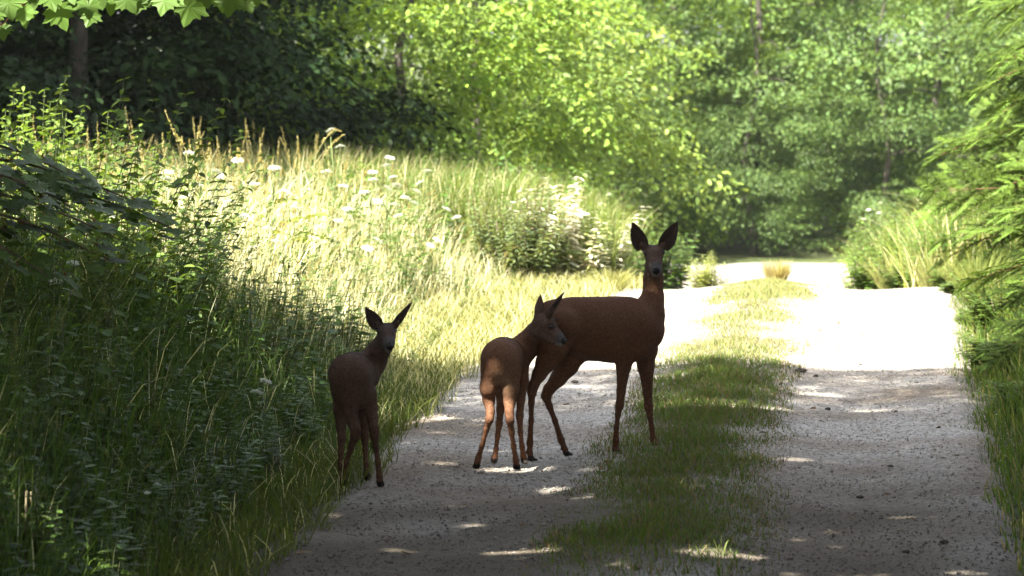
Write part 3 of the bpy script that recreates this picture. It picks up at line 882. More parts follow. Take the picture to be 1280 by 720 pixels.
PARS = [(300, 200, 20.2, "white umbel beside the tall straw stalks at the meadow's top"), (232, 192, 18.5, "white umbel below the long leaning grass stalk"),
        (340, 210, 19.6, "white umbel just right of the tall stalk cluster, in the upper meadow"), (372, 240, 19.0, "white umbel in the middle of the overexposed grass"),
        (283, 252, 18.4, "white umbel in bright grass left of the meadow's centre"), (420, 163, 21.8, "drooping white umbel on the highest stalk of the meadow"),
        (480, 197, 22.0, "small flat white umbel against the dark forest"), (492, 207, 22.4, "cup shaped white umbel right of the small flat one"),
        (522, 214, 22.8, "white umbel at the right end of the skyline row"), (497, 232, 21.5, "white umbel in the cluster under the skyline row, left"),
        (482, 236, 21.0, "lowest white umbel of the cluster under the dark forest"), (528, 240, 22.0, "white umbel in the cluster, right side, near the leafy herbs"),
        (510, 255, 21.6, "white umbel low in the cluster beside the long reed leaf"), (455, 225, 21.0, "white umbel left of the cluster among straw stalks"),
        (435, 262, 20.3, "white umbel hanging over the pale centre of the meadow"), (395, 285, 19.5, "white umbel above the left fawn in pale grass"),
        (350, 285, 18.8, "white umbel lower left of the meadow centre"), (327, 310, 18.4, "white umbel at the edge between shade and sun"),
        (240, 232, 18.0, "white umbel over the dark maple leaves' tips"), (205, 222, 17.6, "white umbel at the left end of the sunlit grass"),
        (172, 225, 16.9, "broad white umbel lit among the dark maple leaves"), (145, 240, 16.6, "white umbel lying just left of the broad lit one"),
        (180, 250, 16.6, "white umbel under the broad lit one"), (755, 243, 26.5, "lone white umbel above the pale flower bank left of the doe's ears"),
        (262, 215, 18.8, "white umbel beside a brownish dock spike"), (410, 215, 20.6, "white umbel between two dense seed heads"),
        (560, 262, 22.8, "white umbel left of the dark mugwort clump"), (545, 300, 22.2, "white umbel below the dark mugwort clump's left edge"),
        (470, 300, 20.2, "white umbel right over the left fawn's raised ear"), (120, 272, 15.8, "shaded umbel in the dark leaves at left"),
        (85, 330, 14.6, "shaded umbel low among the nettles at left"), (335, 478, 13.2, "tiny white umbel in the shade left of the standing fawn"),
        (195, 651, 11.0, "single white flower head in the dark lower left grass"), (1105, 254, 26.5, "white umbel on top of the right bank"),
        (1098, 262, 27.0, "lower white umbel on the left slope of the right bank")]
PARS += [(700, 262, 24.0, "white umbel on the left shoulder of the pale flowering bush"), (728, 268, 24.1, "white umbel in front of the pale flowering bush, right of its middle"),
         (712, 285, 23.9, "white umbel low in front of the pale flowering bush"), (745, 290, 24.2, "white umbel between the pale flowering bush and the doe's left ear"), (682, 280, 24.0, "white umbel at the foot of the mugwort's right side")]
for (px, py, Y, lab) in PARS:
    parsley(px, py, Y, lab, rng.normal(0, .06), .95 if Y < 25 and py < 600 else .5)

# tall single stalks on the skyline
def stalk_thing(name, pts_px, Y, lab, cat="grass stalk", c=(.36, .33, .13), w=.011, spike=.55):
    pts = np.array([W(px, py, Y) for px, py in pts_px]); base = pts[0].copy()
    gz = float(hgt(np.array(base[0]), np.array(Y)))
    foot = np.array((base[0] - .02, Y, gz)); pts = np.concatenate([[foot], pts])
    ts = np.linspace(0, 1, len(pts)); tt = np.linspace(0, 1, 14)
    q = np.stack([np.interp(tt, ts, pts[:, i]) for i in range(3)], 1) - foot
    t = empty(name, foot); tag(t, lab, cat, "tall stalks over the meadow")
    link("stem", mesh_np("stalk_stem", *tube(q, np.linspace(.004, .0018, 14), 4, tuple(np.array(c) * .7))), M_STEM, t)
    k = int(60 * spike * 2); u = (1 - spike) + spike * rng.random(k)
    P = np.stack([np.interp(u, tt, q[:, i]) for i in range(3)], 1)
    D = rng.normal(0, .7, (k, 3)); D[:, 2] += .8
    link("seed_head", mesh_np("stalk_head", *leaves(P, D, rng.normal(0, 1, (k, 3)), w * 1.4 * np.interp(u, [1 - spike, 1], [1.3, .6]), hue(k, c, .12, .2), THIN_V * np.array((1, 2, 1)))), M_GRASS, t)
for a in [([(235, 190), (218, 168), (206, 138)], 17.4, "longest thin stalk leaning left against the dark forest"),
          ([(246, 200), (247, 166)], 18.2, "short upright stalk right of the long leaning one"),
          ([(258, 205), (262, 178)], 18.4, "stubby upright stalk with a blunt tip, third from the left"),
          ([(298, 200), (297, 185)], 18.8, "small stalk with a whitish tip left of the knobbly one"),
          ([(326, 205), (325, 172)], 19.2, "knobbly upright stalk left of the pale dock leaf"),
          ([(374, 200), (372, 170)], 20.0, "pale thick upright stalk in the middle of the skyline"),
          ([(392, 200), (405, 175), (418, 162), (427, 165)], 20.6, "stalk arching right with a drooping tip"),
          ([(398, 205), (415, 180), (430, 168)], 20.9, "leaning stalk right under the arching one"),
          ([(430, 215), (436, 192)], 21.2, "short stalk right of the arching pair"),
          ([(455, 222), (462, 206)], 21.4, "short leaning stalk just left of the flat umbel")]:
    stalk_thing("grass_stalk", *a)

# ------------------------------------------------------------------ shrubs and clumps
def clump(name, cx, cy, R_, H, n, kinds, mat, lab, cat, group=None, cmul=1.0, zoff=0.0, spread=.35, comp="foliage"):
    parts = []
    for i in range(n):
        a = rng.uniform(0, 6.28); r = R_ * math.sqrt(rng.random())
        V, T, C = kinds[rng.integers(len(kinds))]
        h = H * rng.uniform(.6, 1.05) * (1 - .35 * (r / R_) ** 2)
        b = rng.uniform(0, 6.28); cb, sb = math.cos(b), math.sin(b)
        lx, ly = math.cos(a) * r / R_ * spread, math.sin(a) * r / R_ * spread
        x = V[:, 0] * cb - V[:, 1] * sb; y = V[:, 0] * sb + V[:, 1] * cb; z = V[:, 2]
        parts.append((np.stack([x + math.cos(a) * r * .6 + lx * z * h, y + math.sin(a) * r * .6 + ly * z * h, z * h], 1), T, C * cmul * rng.uniform(.75, 1.25)))
    t = empty(name, (cx, cy, float(hgt(np.array(cx), np.array(cy))) - .03 + zoff)); tag(t, lab, cat, group)
    link(comp, mesh_np(name, *jn(parts)), mat, t)
    link("stem", mesh_np(name + "_stem", *jn([tube([(math.cos(k) * R_ * .25, math.sin(k) * R_ * .25, 0), (math.cos(k) * R_ * .5, math.sin(k) * R_ * .5, H * .55)], [.008, .004], 4, (.12, .10, .06)) for k in range(6)])), M_STEM, t)
    return t
MUG = [herb(1.0, 60, .07, (.16, .23, .12), (.14, .09, .06), tm=THIN_V, top=.3) for _ in range(4)]
PALE = [herb(1.0, 34, .11, (.66, .67, .56), (.2, .22, .1), tm=THIN_V, top=.3) for _ in range(3)] + [herb(1.0, 40, .07, (.25, .32, .12), (.2, .22, .1), tm=THIN_V) for _ in range(2)]
clump("mugwort_bush", .02, 23.9, .42, .98, 55, MUG, M_LEAF, "grey green mugwort clump with upright twiggy stems left of the pale flower bank", "bush")
clump("flowering_bush", .42, 24.35, .46, .93, 85, PALE[:3] + PALE[3:5] + MUG[:1], M_PETAL, "whitish blooming bush glaring in the sun between the mugwort and the doe's ear", "bush")
clump("low_bush", .66, 24.4, .20, .55, 34, MUG, M_LEAF, "small twiggy bush with brownish stems beside the doe's head", "bush", cmul=1.0)
clump("leafy_bush", .15, 27.5, .7, 1.45, 70, HERBS, M_LEAF, "tall leafy weeds under the hazel behind the mugwort", "bush", cmul=1.5)
clump("pale_bush", 1.60, 26.0, .12, .40, 40, [(v[0], v[1], v[2] * 1.5) for v in PALE[3:]], M_LEAF, "small pale bush standing on the crest right of the doe", "bush", zoff=.0)
clump("low_hedge_bush", 1.25, 27.0, .30, .75, 50, HERBS, M_LEAF, "low green bush between the doe's ear and the small pale bush", "bush", cmul=1.2)
GRN = [herb(1.0, 40, .085, (.085, .155, .035), top=.2) for _ in range(3)] + [herb(1.0, 46, .075, (.10, .16, .05), tm=THIN_V, top=.25) for _ in range(2)]
for (px, pt, Y, r_, n_, lab) in [(452, 192, 24.6, .34, 55, "leafy green weeds breaking the skyline behind the flat white umbels"), (535, 205, 25.0, .42, 75, "broad leafy weeds under the bright hazel, right of the umbels"),
                                 (602, 222, 25.2, .36, 60, "leafy weeds between the umbels and the mugwort clump"), (250, 172, 23.4, .38, 50, "dark leafy weeds behind the stalks at the meadow's left end"),
                                 (345, 184, 24.2, .30, 40, "leafy weeds behind the pale dock plant")]:
    x_ = (px - 640) / FOC * Y; g_ = float(hgt(np.array(x_), np.array(Y)))
    clump("leafy_bush", x_, Y, r_, (CAM_H - (pt - 40) / FOC * Y - g_) * 1.06, n_, GRN, M_LEAF, lab, "bush", spread=.6)
for (px, pt, Y, r_, n_, lab) in [(1092, 292, 26.6, .26, 45, "rounded weeds at the left foot of the sunny right bank"), (1130, 262, 27.2, .34, 60, "rounded leafy bush on the left slope of the right bank"),
                                 (1175, 248, 27.6, .38, 70, "leafy bush on top of the right bank, left of the spruce boughs"), (1228, 240, 27.0, .40, 60, "leafy bush on the right bank half hidden by spruce boughs"),
                                 (1150, 312, 25.4, .24, 36, "low weeds on the front of the right bank"), (1206, 318, 24.2, .26, 40, "low leafy bush at the corner where the right track meets the bank"),
                                 (1196, 345, 23.1, .13, 22, "small weed overhanging the right end of the crest")]:
    x_ = (px - 640) / FOC * Y; g_ = float(hgt(np.array(x_), np.array(Y)))
    clump("leafy_bush", x_, Y, r_, (CAM_H - (pt - 40) / FOC * Y - g_) * 1.06, n_, [(v[0], v[1], v[2] * 1.25) for v in GRN], M_LEAF, lab, "bush", spread=.7)
for (px, pt, Y, r_, n_, lab) in [(1268, 330, 19.6, .26, 45, "leafy shrub under the spruce boughs by the right track's edge"), (1262, 400, 17.6, .18, 36, "dark leafy shrub below the spruce at the right picture edge"),
                                 (1282, 470, 16.0, .15, 30, "low leafy shrub at the right picture edge in the shade"), (1240, 380, 20.6, .2, 34, "bright weeds where the right verge leaves the shade")]:
    x_ = (px - 640) / FOC * Y; g_ = float(hgt(np.array(x_), np.array(Y)))
    clump("verge_shrub", x_, Y, r_, (CAM_H - (pt - 40) / FOC * Y - g_) * 1.06, n_, GRN, M_LEAF, lab, "bush", "leafy shrubs along the right track", spread=.6)
clump("dock_plant", -1.48, 20.0, .16, .98, 7, [herb(1.0, 12, .2, (.14, .21, .05)) for _ in range(3)], M_LEAF, "broad leaved plant with pale dock leaves on the meadow skyline", "plant")
for (px, Y, h, lab) in [(150, 14.6, 1.0, "dark nettle clump under the maple leaves at left"), (60, 12.6, .95, "dark nettle clump at the left picture edge"), (420, 17.3, .62, "leafy mint clump behind the left fawn's ears"),
                        (355, 16.7, .72, "leafy clump at the shade edge left of the fawn"), (300, 15.6, .75, "shaded nettle clump in mid verge")]:
    x = (px - 640) / FOC * Y
    clump("nettle_clump", x, Y, .3, h, 26, HERBS, M_LEAF, lab, "plant", "nettle clumps in the left verge", cmul=.95)
# grass tuft on the crest
def tuft(name, x, y, r, h, n, c, lab, lean=.5):
    a = rng.uniform(0, 6.28, n); q = r * np.sqrt(rng.random(n))
    P = np.stack([np.cos(a) * q * .5, np.sin(a) * q * .5, np.zeros(n)], 1)
    H = h * rng.uniform(.6, 1.05, n)
    L = np.stack([np.cos(a), np.sin(a)], 1) * (q / r * lean * h)[:, None] + rng.normal(0, .06, (n, 2)) * h
    me = mesh_np(name, *blades(P, H, rng.uniform(.004, .008, n), L, hue(n, c, .15, .15)))
    o = link(name, me, M_GRASS, None, (x, y, float(hgt(np.array(x), np.array(y))) - .01))
    tag(o, lab, "grass tuft", "grass tufts beside and on the path")
tuft("grass_tuft", 2.10, 25.3, .12, .24, 420, (.42, .38, .17), "pale yellow grass tuft on the crest in front of the cross track", .45)
tuft("grass_tuft", W(85, 715, 10.3)[0], 10.35, .08, .20, 40, (.13, .21, .04), "arching bright grass tuft at the bottom left corner", 1.0)
tuft("grass_tuft", W(135, 715, 10.3)[0], 10.2, .07, .17, 34, (.13, .21, .04), "second lit grass tuft right of the corner one", .9)
tuft("grass_tuft", W(905, 700, 11)[0], 11.15, .03, .09, 5, (.16, .2, .06), "thin pale stems at the foot of the median strip", .5)
tuft("grass_tuft", W(722, 706, 11)[0], 11.15, .05, .05, 10, (.12, .16, .05), "low tuft left of the light fleck below the median strip", 1.0)
tuft("grass_tuft", W(1225, 372, 22)[0], 22.0, .2, .42, 260, (.22, .28, .08), "bright tuft overhanging the right track at the crest", .9)
for (x_, y_, h_, lab) in [(3.30, 23.3, .22, "tuft at the right end of the crest line"), (3.22, 24.4, .35, "tuft just behind the right end of the crest line"), (3.05, 25.6, .34, "tuft at the foot of the sunny bank by the track"), (.72, 23.2, .2, "tuft left of the doe's chest at the crest")]:
    tuft("grass_tuft", x_, y_, .16, h_, 160, (.25, .27, .10), lab, 1.0)
# bottom-left lit plant
MP = [herb(1.0, 40, .055, (.12, .20, .045), (.14, .18, .06), tm=LEAF_V * np.array((1, .8, 1)), top=.2) for _ in range(3)]
clump("mugwort_plant", W(22, 600, 10.7)[0], 10.7, .09, .62, 6, MP, M_LEAF, "sunlit spiky mugwort plant in the bottom left corner", "plant", spread=.25)
clump("mugwort_plant", W(50, 640, 10.55)[0], 10.55, .06, .42, 3, MP, M_LEAF, "smaller partly lit mugwort shoot right of the corner plant", "plant", spread=.25)

# ------------------------------------------------------------------ spruce at the right edge
def spruce_bough(L=1.0):
    """a drooping bough carrying flat feather-like side fronds, each with two ranks of needles"""
    tt = np.linspace(0, 1, 8)
    pts = np.stack([L * tt, 0 * tt, .10 * L * tt - .30 * L * tt * tt], 1)
    parts = [tube(pts, np.linspace(.007, .002, 8), 5, (.16, .10, .05))]
    P, D, S, C = [], [], [], []
    def frond(o, d, ln, w, c):
        m = int(ln / .009) + 4
        side = nrm(np.cross(d, (0, 0, 1.)) + rng.normal(0, .25, 3))
        for q in range(m):
            u = (q + .5) / m
            p = o + d * ln * u + np.array((0, 0, -.30 * ln * u * u))
            ll = w * (math.sin(math.pi * min(1, u * .85 + .15)) ** .6) * rng.uniform(.8, 1.15) + .012
            for s2 in (-1, 1):
                P.append(p); D.append(d * .75 + side * s2 + np.array((0, 0, rng.uniform(-.35, .1)))); S.append(ll); C.append(c * rng.uniform(.8, 1.2))
    for i in range(13):
        t = .16 + .84 * i / 12
        o = np.array([np.interp(t, tt, pts[:, k]) for k in range(3)])
        for s in (-1, 1):
            ln = (.40 * L * (1.08 - t) ** .7 * min(1, t * 3) + .06) * rng.uniform(.75, 1.1)
            c = np.array((.080, .128, .020)) * rng.uniform(.45, 1.35)
            frond(o, nrm(np.array((.8, s * rng.uniform(.5, .85), rng.uniform(-.35, .15)))), ln, .033, c)
    frond(pts[-1], nrm(pts[-1] - pts[-2]), .15, .04, np.array((.10, .17, .03)))
    n = len(P)
    tri = np.array([(0, .11, 0), (0, -.11, 0), (1, 0, -.12)], float)
    parts.append(leaves(np.array(P), np.array(D), np.tile((0, 0, 1.), (n, 1)) + rng.normal(0, .3, (n, 3)), np.array(S), np.array(C), tri, np.array([(0, 1, 2)])))
    return mesh_np("spruce_bough", *jn(parts))
BOUGH = [spruce_bough() for _ in range(3)]
for b in BOUGH: b.materials.append(M_NEEDLE)
def spruce(x, y, H, reach, n, lab, z0=.25, amin=None):
    t = empty("spruce_tree", (x, y, float(hgt(np.array(x), np.array(y))) - .05)); tag(t, lab, "tree", "young spruces at the right edge")
    link("trunk", mesh_np("spruce_trunk", *tube([(0, 0, 0), (0, .01, H * .5), (0, 0, H)], [.06, .035, .006], 8, (.11, .07, .045))), M_BARK, t)
    for i in range(n):
        z = z0 + (H - z0 - .1) * (i + rng.random() * .8) / n
        a = i * 2.4 + rng.normal(0, .2)
        b = link("bough", BOUGH[i % 3], None, t, (0, 0, z))
        s = reach * (1 - z / H) ** .6 * rng.uniform(.85, 1.1) + .08
        b.scale = (s, s, s); b.rotation_euler = (rng.normal(0, .4), rng.uniform(-.3, .25), a)
    return t
spruce(3.72, 18.8, 2.9, 1.0, 130, "bright young spruce whose boughs reach in from the right edge", .35)
spruce(4.15, 22.4, 3.4, 1.35, 160, "second young spruce behind, its fern like boughs over the sunny bank", .55)
spruce(3.15, 17.0, 1.55, .62, 70, "small dark spruce low at the right picture edge in the shade", .15)

# ------------------------------------------------------------------ maple: branch hanging in at top left, dark boughs at left
def maple_leaf_mesh():
    half = [(0, 0), (.10, -.10), (.30, -.20), (.28, -.06), (.48, -.02), (.62, .08), (.52, .16), (.58, .28), (.76, .40), (.60, .46), (.44, .44), (.50, .62), (.34, .60), (.24, .66), (.16, .86), (0, 1.05)]
    pts = [(0, .0)] + [(x, y) for x, y in half[1:]] + [(-x, y) for x, y in half[-2:0:-1]]
    P = np.array(pts); c = np.array((0, .30))
    V = [(c[1], c[0], 0.0)]
    for (x, y) in P:
        r = math.hypot(x - c[0], y - c[1]); a = math.atan2(x - c[0], y - c[1])
        V.append((y, x, -.10 * r * r + .022 * math.cos(a * 5) * r))
    V = np.array(V); n = len(P)
    T = np.array([(0, 1 + (i + 1) % n, 1 + i) for i in range(n)])
    # stalk
    k = len(V)
    V = np.concatenate([V, [(0, .012, 0), (0, -.012, 0), (-.5, 0, .12)]])
    T = np.concatenate([T, [(k, k + 1, k + 2)]])
    C = np.tile((.10, .175, .035), (len(V), 1)); C[-3:] = (.22, .08, .04)
    return V, T, C
MLV, MLT, MLC = maple_leaf_mesh()
def maple_mesh(mul, sun):
    V = MLV.copy(); V[:, 2] += rng.normal(0, .02, len(V)); C = MLC * mul
    me = mesh_np("maple_leaf", V, MLT, C, False); me.materials.append(M_MAPLE); return me
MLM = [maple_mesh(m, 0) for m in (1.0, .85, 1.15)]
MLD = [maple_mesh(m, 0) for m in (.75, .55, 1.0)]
def place_leaf(parent, org, p, tipdir, normal, size, meshes):
    d = nrm(np.array(tipdir, float)); nn = np.array(normal, float)
    s = nrm(np.cross(nn, d)); u = np.cross(d, s)
    M = Matrix(((d[0], s[0], u[0]), (d[1], s[1], u[1]), (d[2], s[2], u[2]))).to_4x4()
    o = link("leaf", meshes[rng.integers(len(meshes))], None, parent)
    sc = Matrix.Diagonal((size, size, size, 1))
    o.matrix_local = Matrix.Translation(Vector([float(v) for v in (np.array(p) - org)])) @ M @ sc
    return o
morg = np.array((-3.7, 13.4, 0.0))
mp = empty("maple_tree", morg); tag(mp, "maple whose bright lobed leaves hang in at the top left corner", "tree", "maples on the left verge")
br = [tube([(0, 0, -.1), (.02, .02, 1), (-.03, 0, 2.4), (.05, .05, 4.2)], [.12, .10, .085, .05], 9, (.12, .10, .08))]
link("trunk", mesh_np("maple_trunk", *br[0]), M_BARK, mp)
B0 = [np.array((-3.7, 13.4, 2.3)), W(-80, -40, 13.9), W(60, -22, 14.0), W(180, -18, 14.0), W(300, -12, 14.1), W(345, -4, 14.2)]
bb = [tube(np.array(B0) - morg, [.03, .016, .012, .009, .006, .003], 6, (.13, .10, .07))]
LF = [(8, 6, 34), (30, 18, 30), (70, 20, 34), (100, 2, 28), (115, 22, 24), (60, 2, 26), (140, 4, 26), (155, 2, 30), (175, 6, 24), (207, 4, 30), (190, -4, 30), (240, 12, 38), (222, 0, 26), (275, 2, 24), (290, 4, 30), (308, 8, 20),
      (-8, 20, 26), (45, -6, 30), (125, -6, 30), (255, -6, 28), (85, -8, 28), (165, -10, 26), (320, -6, 24), (15, -8, 34), (2, 40, 22), (110, 10, 26)]
for (px, py, szp) in LF:
    Yl = 14.0 + rng.normal(0, .1)
    c = W(px, py - szp * .35, Yl)
    place_leaf(mp, morg, c, (rng.normal(0, .35), rng.normal(-.25, .2), -1), (rng.normal(-.1, .35), -1, rng.uniform(.3, .9)), szp * PXM(14) * .95, MLM)
    b = min(range(len(B0)), key=lambda i: abs(B0[i][0] - c[0])) 
    q = B0[b] if abs(B0[b][0] - c[0]) < .3 else c + np.array((0, .02, .1))
    bb.append(tube([q - morg, (q + c) / 2 - morg + np.array((0, 0, .015)), c - morg], [.003, .002, .0012], 3, (.25, .10, .05)))
link("branch", mesh_np("maple_branch", *jn(bb)), M_BARK, mp)
# crown above frame
nn_ = 2600
P = np.stack([rng.normal(0, 1.0, nn_), rng.normal(0, 1.0, nn_), rng.uniform(2.9, 4.6, nn_)], 1)
okk = ~in_gap(gproj(P + morg)) & (gproj(P + morg)[:, 1] < 17.6)  # crown leaves dropped at the openings and past the shade edge
P = P[okk]; D = rng.normal(0, 1, P.shape); D[:, 2] = -.4
tag(link("crown", mesh_np("maple_crown", *leaves(P, D, np.tile((0, 0, 1.), (len(P), 1)) + rng.normal(0, .4, P.shape), rng.uniform(.09, .14, len(P)), hue(len(P), (.08, .14, .03), .2, .3), LEAF_V * np.array((1, 1.6, 1)))), M_MAPLE, mp), kind='stuff')

# low dark maple sapling at left: large flat leaves seen nearly edge on
sorg = np.array((-2.75, 13.9, 0.1))
sp = empty("maple_sapling", sorg); tag(sp, "low maple with dark flat leaves spreading from the left picture edge", "tree", "maples on the left verge")
link("trunk", mesh_np("sapling_trunk", *tube([(0, 0, -.1), (.03, 0, .7), (.02, .03, 1.6), (.05, .03, 2.2)], [.035, .03, .02, .008], 7, (.12, .10, .08))), M_BARK, sp)
bb = []
for (px0, py0, px1, py1, Y1, nl) in [(-60, 175, 110, 232, 13.7, 16), (-60, 195, 190, 262, 13.8, 22), (-60, 215, 215, 285, 13.9, 22), (-60, 240, 150, 300, 13.4, 18),
                                     (-60, 265, 120, 318, 13.6, 14), (-60, 215, 90, 260, 13.2, 14), (-60, 290, 60, 345, 13.3, 10), (-60, 225, 175, 275, 14.2, 12)]:
    a = W(px0, py0, 13.9); b = W(px1, py1, Y1)
    a0 = sorg + np.array((.03, .01, a[2] - .12))
    pts = [a0 + (b - a0) * t + np.array((0, 0, .10 * math.sin(math.pi * t))) for t in np.linspace(0, 1, 7)]
    bb.append(tube(np.array(pts) - sorg, np.linspace(.011, .003, 7), 5, (.12, .09, .06)))
    nl = int(nl * 1.7)
    for k in range(nl):
        t = .25 + .75 * (k + .5) / nl
        p = a0 + (b - a0) * t + np.array((0, 0, .10 * math.sin(math.pi * t)))
        s_ = 1 if k % 2 else -1
        off = np.array((rng.normal(.02, .05), s_ * rng.uniform(.02, .12), rng.uniform(-.06, .02)))
        sd_ = rng.uniform(.06, .115)
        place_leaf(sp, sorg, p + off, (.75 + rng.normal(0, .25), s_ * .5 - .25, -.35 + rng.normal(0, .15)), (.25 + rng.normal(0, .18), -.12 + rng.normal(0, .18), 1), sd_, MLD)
link("branch", mesh_np("sapling_branch", *jn(bb)), M_BARK, sp)
# bright sapling top left
clump("bramble_bush", W(25, 150, 15.2)[0], 15.3, .60, 1.66, 95, [herb(1.0, 44, .075, (.11, .19, .045), top=.35) for _ in range(4)], M_LEAF, "sunlit bramble shoots at the left edge below the maple leaves", "bush", spread=.8)
clump("bramble_bush", W(125, 175, 16.0)[0], 16.1, .4, 1.42, 60, [herb(1.0, 40, .075, (.09, .16, .045), top=.35) for _ in range(4)], M_LEAF, "half shaded bramble shoots right of the sunlit ones", "bush", spread=.8)

# dead leaves and bits of bark on the track
n = 300
Y = 10.0 + 13 * rng.random(n) ** 1.6; X = left_edge(Y) - .1 + (right_edge(Y) - left_edge(Y) + .2) * rng.random(n)
P = np.stack([X, Y, hgt(X, Y) + .008], 1)
D = rng.normal(0, 1, (n, 3)); D[:, 2] *= .12; N = rng.normal(0, .3, (n, 3)); N[:, 2] = 1
V, T, C = leaves(P, D, N, rng.uniform(.012, .042, n), hue(n, (.10, .065, .035), .35, .3))
tag(link("leaf_litter", mesh_np("leaf_litter", V, T, C), M_DARKLEAF), "small dead brown leaves strewn over the gravel", None, None, 'stuff')

LBR = [herb(1.0, 50, .08, (.12, .21, .05), top=.3) for _ in range(4)]
clump("bramble_bush", W(20, 150, 18.4)[0], 18.4, .55, 1.62, 90, LBR, M_LEAF, "tallest bright leafy bush at the left edge, behind the dark maple boughs", "bush", spread=.6)
clump("bramble_bush", W(95, 170, 18.9)[0], 18.9, .42, 1.38, 70, LBR, M_LEAF, "lower bright leafy bush right of the tallest one at the left edge", "bush", spread=.6)
clump("bramble_bush", W(-70, 150, 19.2)[0], 19.2, .6, 1.8, 80, LBR, M_LEAF, "leafy bush outside the left edge beside the tallest bright one", "bush", spread=.6)

# ------------------------------------------------------------------ deer
def surface_nets(f, org, h):
    s = f < 0
    nx, ny, nz = f.shape
    cs = [s[i:nx - 1 + i, j:ny - 1 + j, k:nz - 1 + k] for i in (0, 1) for j in (0, 1) for k in (0, 1)]
    cnt = sum(c.astype(np.int8) for c in cs)
    act = (cnt > 0) & (cnt < 8)
    I = np.argwhere(act)
    idx = -np.ones(act.shape, dtype=np.int64); idx[act] = np.arange(len(I))
    pos = np.zeros((len(I), 3)); num = np.zeros(len(I))
    for ax in range(3):
        o1, o2 = [a for a in range(3) if a != ax]
        for u in (0, 1):
            for v in (0, 1):
                a = I.copy(); a[:, o1] += u; a[:, o2] += v
                b = a.copy(); b[:, ax] += 1
                fa = f[a[:, 0], a[:, 1], a[:, 2]]; fb = f[b[:, 0], b[:, 1], b[:, 2]]
                m = (fa < 0) != (fb < 0)
                t = np.where(m, fa / np.where(m, fa - fb, 1), 0)
                p = a.astype(float); p[:, ax] += t
                pos[m] += p[m]; num[m] += 1
    V = org + pos / num[:, None] * h
    Q = []
    for ax in range(3):
        o1, o2 = (ax + 1) % 3, (ax + 2) % 3
        sl0 = [slice(None)] * 3; sl1 = [slice(None)] * 3
        sl0[ax] = slice(0, -1); sl1[ax] = slice(1, None)
        d = s[tuple(sl0)] != s[tuple(sl1)]
        A = np.argwhere(d)
        A = A[(A[:, o1] > 0) & (A[:, o2] > 0) & (A[:, o1] < f.shape[o1] - 1) & (A[:, o2] < f.shape[o2] - 1)]
        def g(du, dv):
            B = A.copy(); B[:, o1] -= du; B[:, o2] -= dv
            return idx[B[:, 0], B[:, 1], B[:, 2]]
        q = np.stack([g(0, 0), g(1, 0), g(1, 1), g(0, 1)], 1)
        flip = s[A[:, 0], A[:, 1], A[:, 2]]
        q[flip] = q[flip][:, ::-1]
        Q.append(q)
    Q = np.concatenate(Q)
    Q = Q[:, ::-1]
    T = np.concatenate([Q[:, [0, 1, 2]], Q[:, [0, 2, 3]]])
    return V, T

class Body:
    def __init__(self, lo, hi, h):
        self.h = h; self.lo = np.array(lo, float)
        n = np.ceil((np.array(hi) - self.lo) / h).astype(int) + 1
        self.f = np.full(n, 1.0, dtype=np.float32)
    def cone(self, a, b, ra, rb, k=.015, lat=None, sq=1.0):
        """round cone a-b; lat: unit direction squeezed by sq (<1 = narrower)"""
        a = np.array(a, float); b = np.array(b, float)
        pad = max(ra, rb) * 1.05 + k * 1.6 + self.h
        lo = np.minimum(a, b) - pad; hi = np.maximum(a, b) + pad
        i0 = np.clip(((lo - self.lo) / self.h).astype(int), 0, np.array(self.f.shape) - 1)
        i1 = np.clip(((hi - self.lo) / self.h).astype(int) + 2, 1, np.array(self.f.shape))
        ax = [self.lo[d] + self.h * np.arange(i0[d], i1[d]) for d in range(3)]
        P = np.stack(np.meshgrid(*ax, indexing='ij'), -1)
        ba = b - a
        if lat is not None:
            lat = np.array(lat) / np.linalg.norm(lat); g = 1 / sq - 1
            rel = P - a
            rel = rel + (rel @ lat)[..., None] * lat * g
            ba = ba + (ba @ lat) * lat * g
        else:
            rel = P - a
        L2 = max(ba @ ba, 1e-9)
        t = np.clip((rel @ ba) / L2, 0, 1)
        r = ra + (rb - ra) * t
        d = np.sqrt(((rel - t[..., None] * ba) ** 2).sum(-1)) - r
        if lat is not None: d = d * (.5 + .5 * sq)
        sl = tuple(slice(i0[d_], i1[d_]) for d_ in range(3))
        o = self.f[sl]
        hh = np.clip(.5 + .5 * (o - d) / k, 0, 1)
        self.f[sl] = o * (1 - hh) + d * hh - k * hh * (1 - hh)
    def chain(self, pts, k=.015, lat=None, sq=1.0):
        for p, q in zip(pts[:-1], pts[1:]):
            self.cone(p[0], q[0], p[1], q[1], k, lat, sq)
    def mesh(self):
        return surface_nets(self.f, self.lo, self.h)

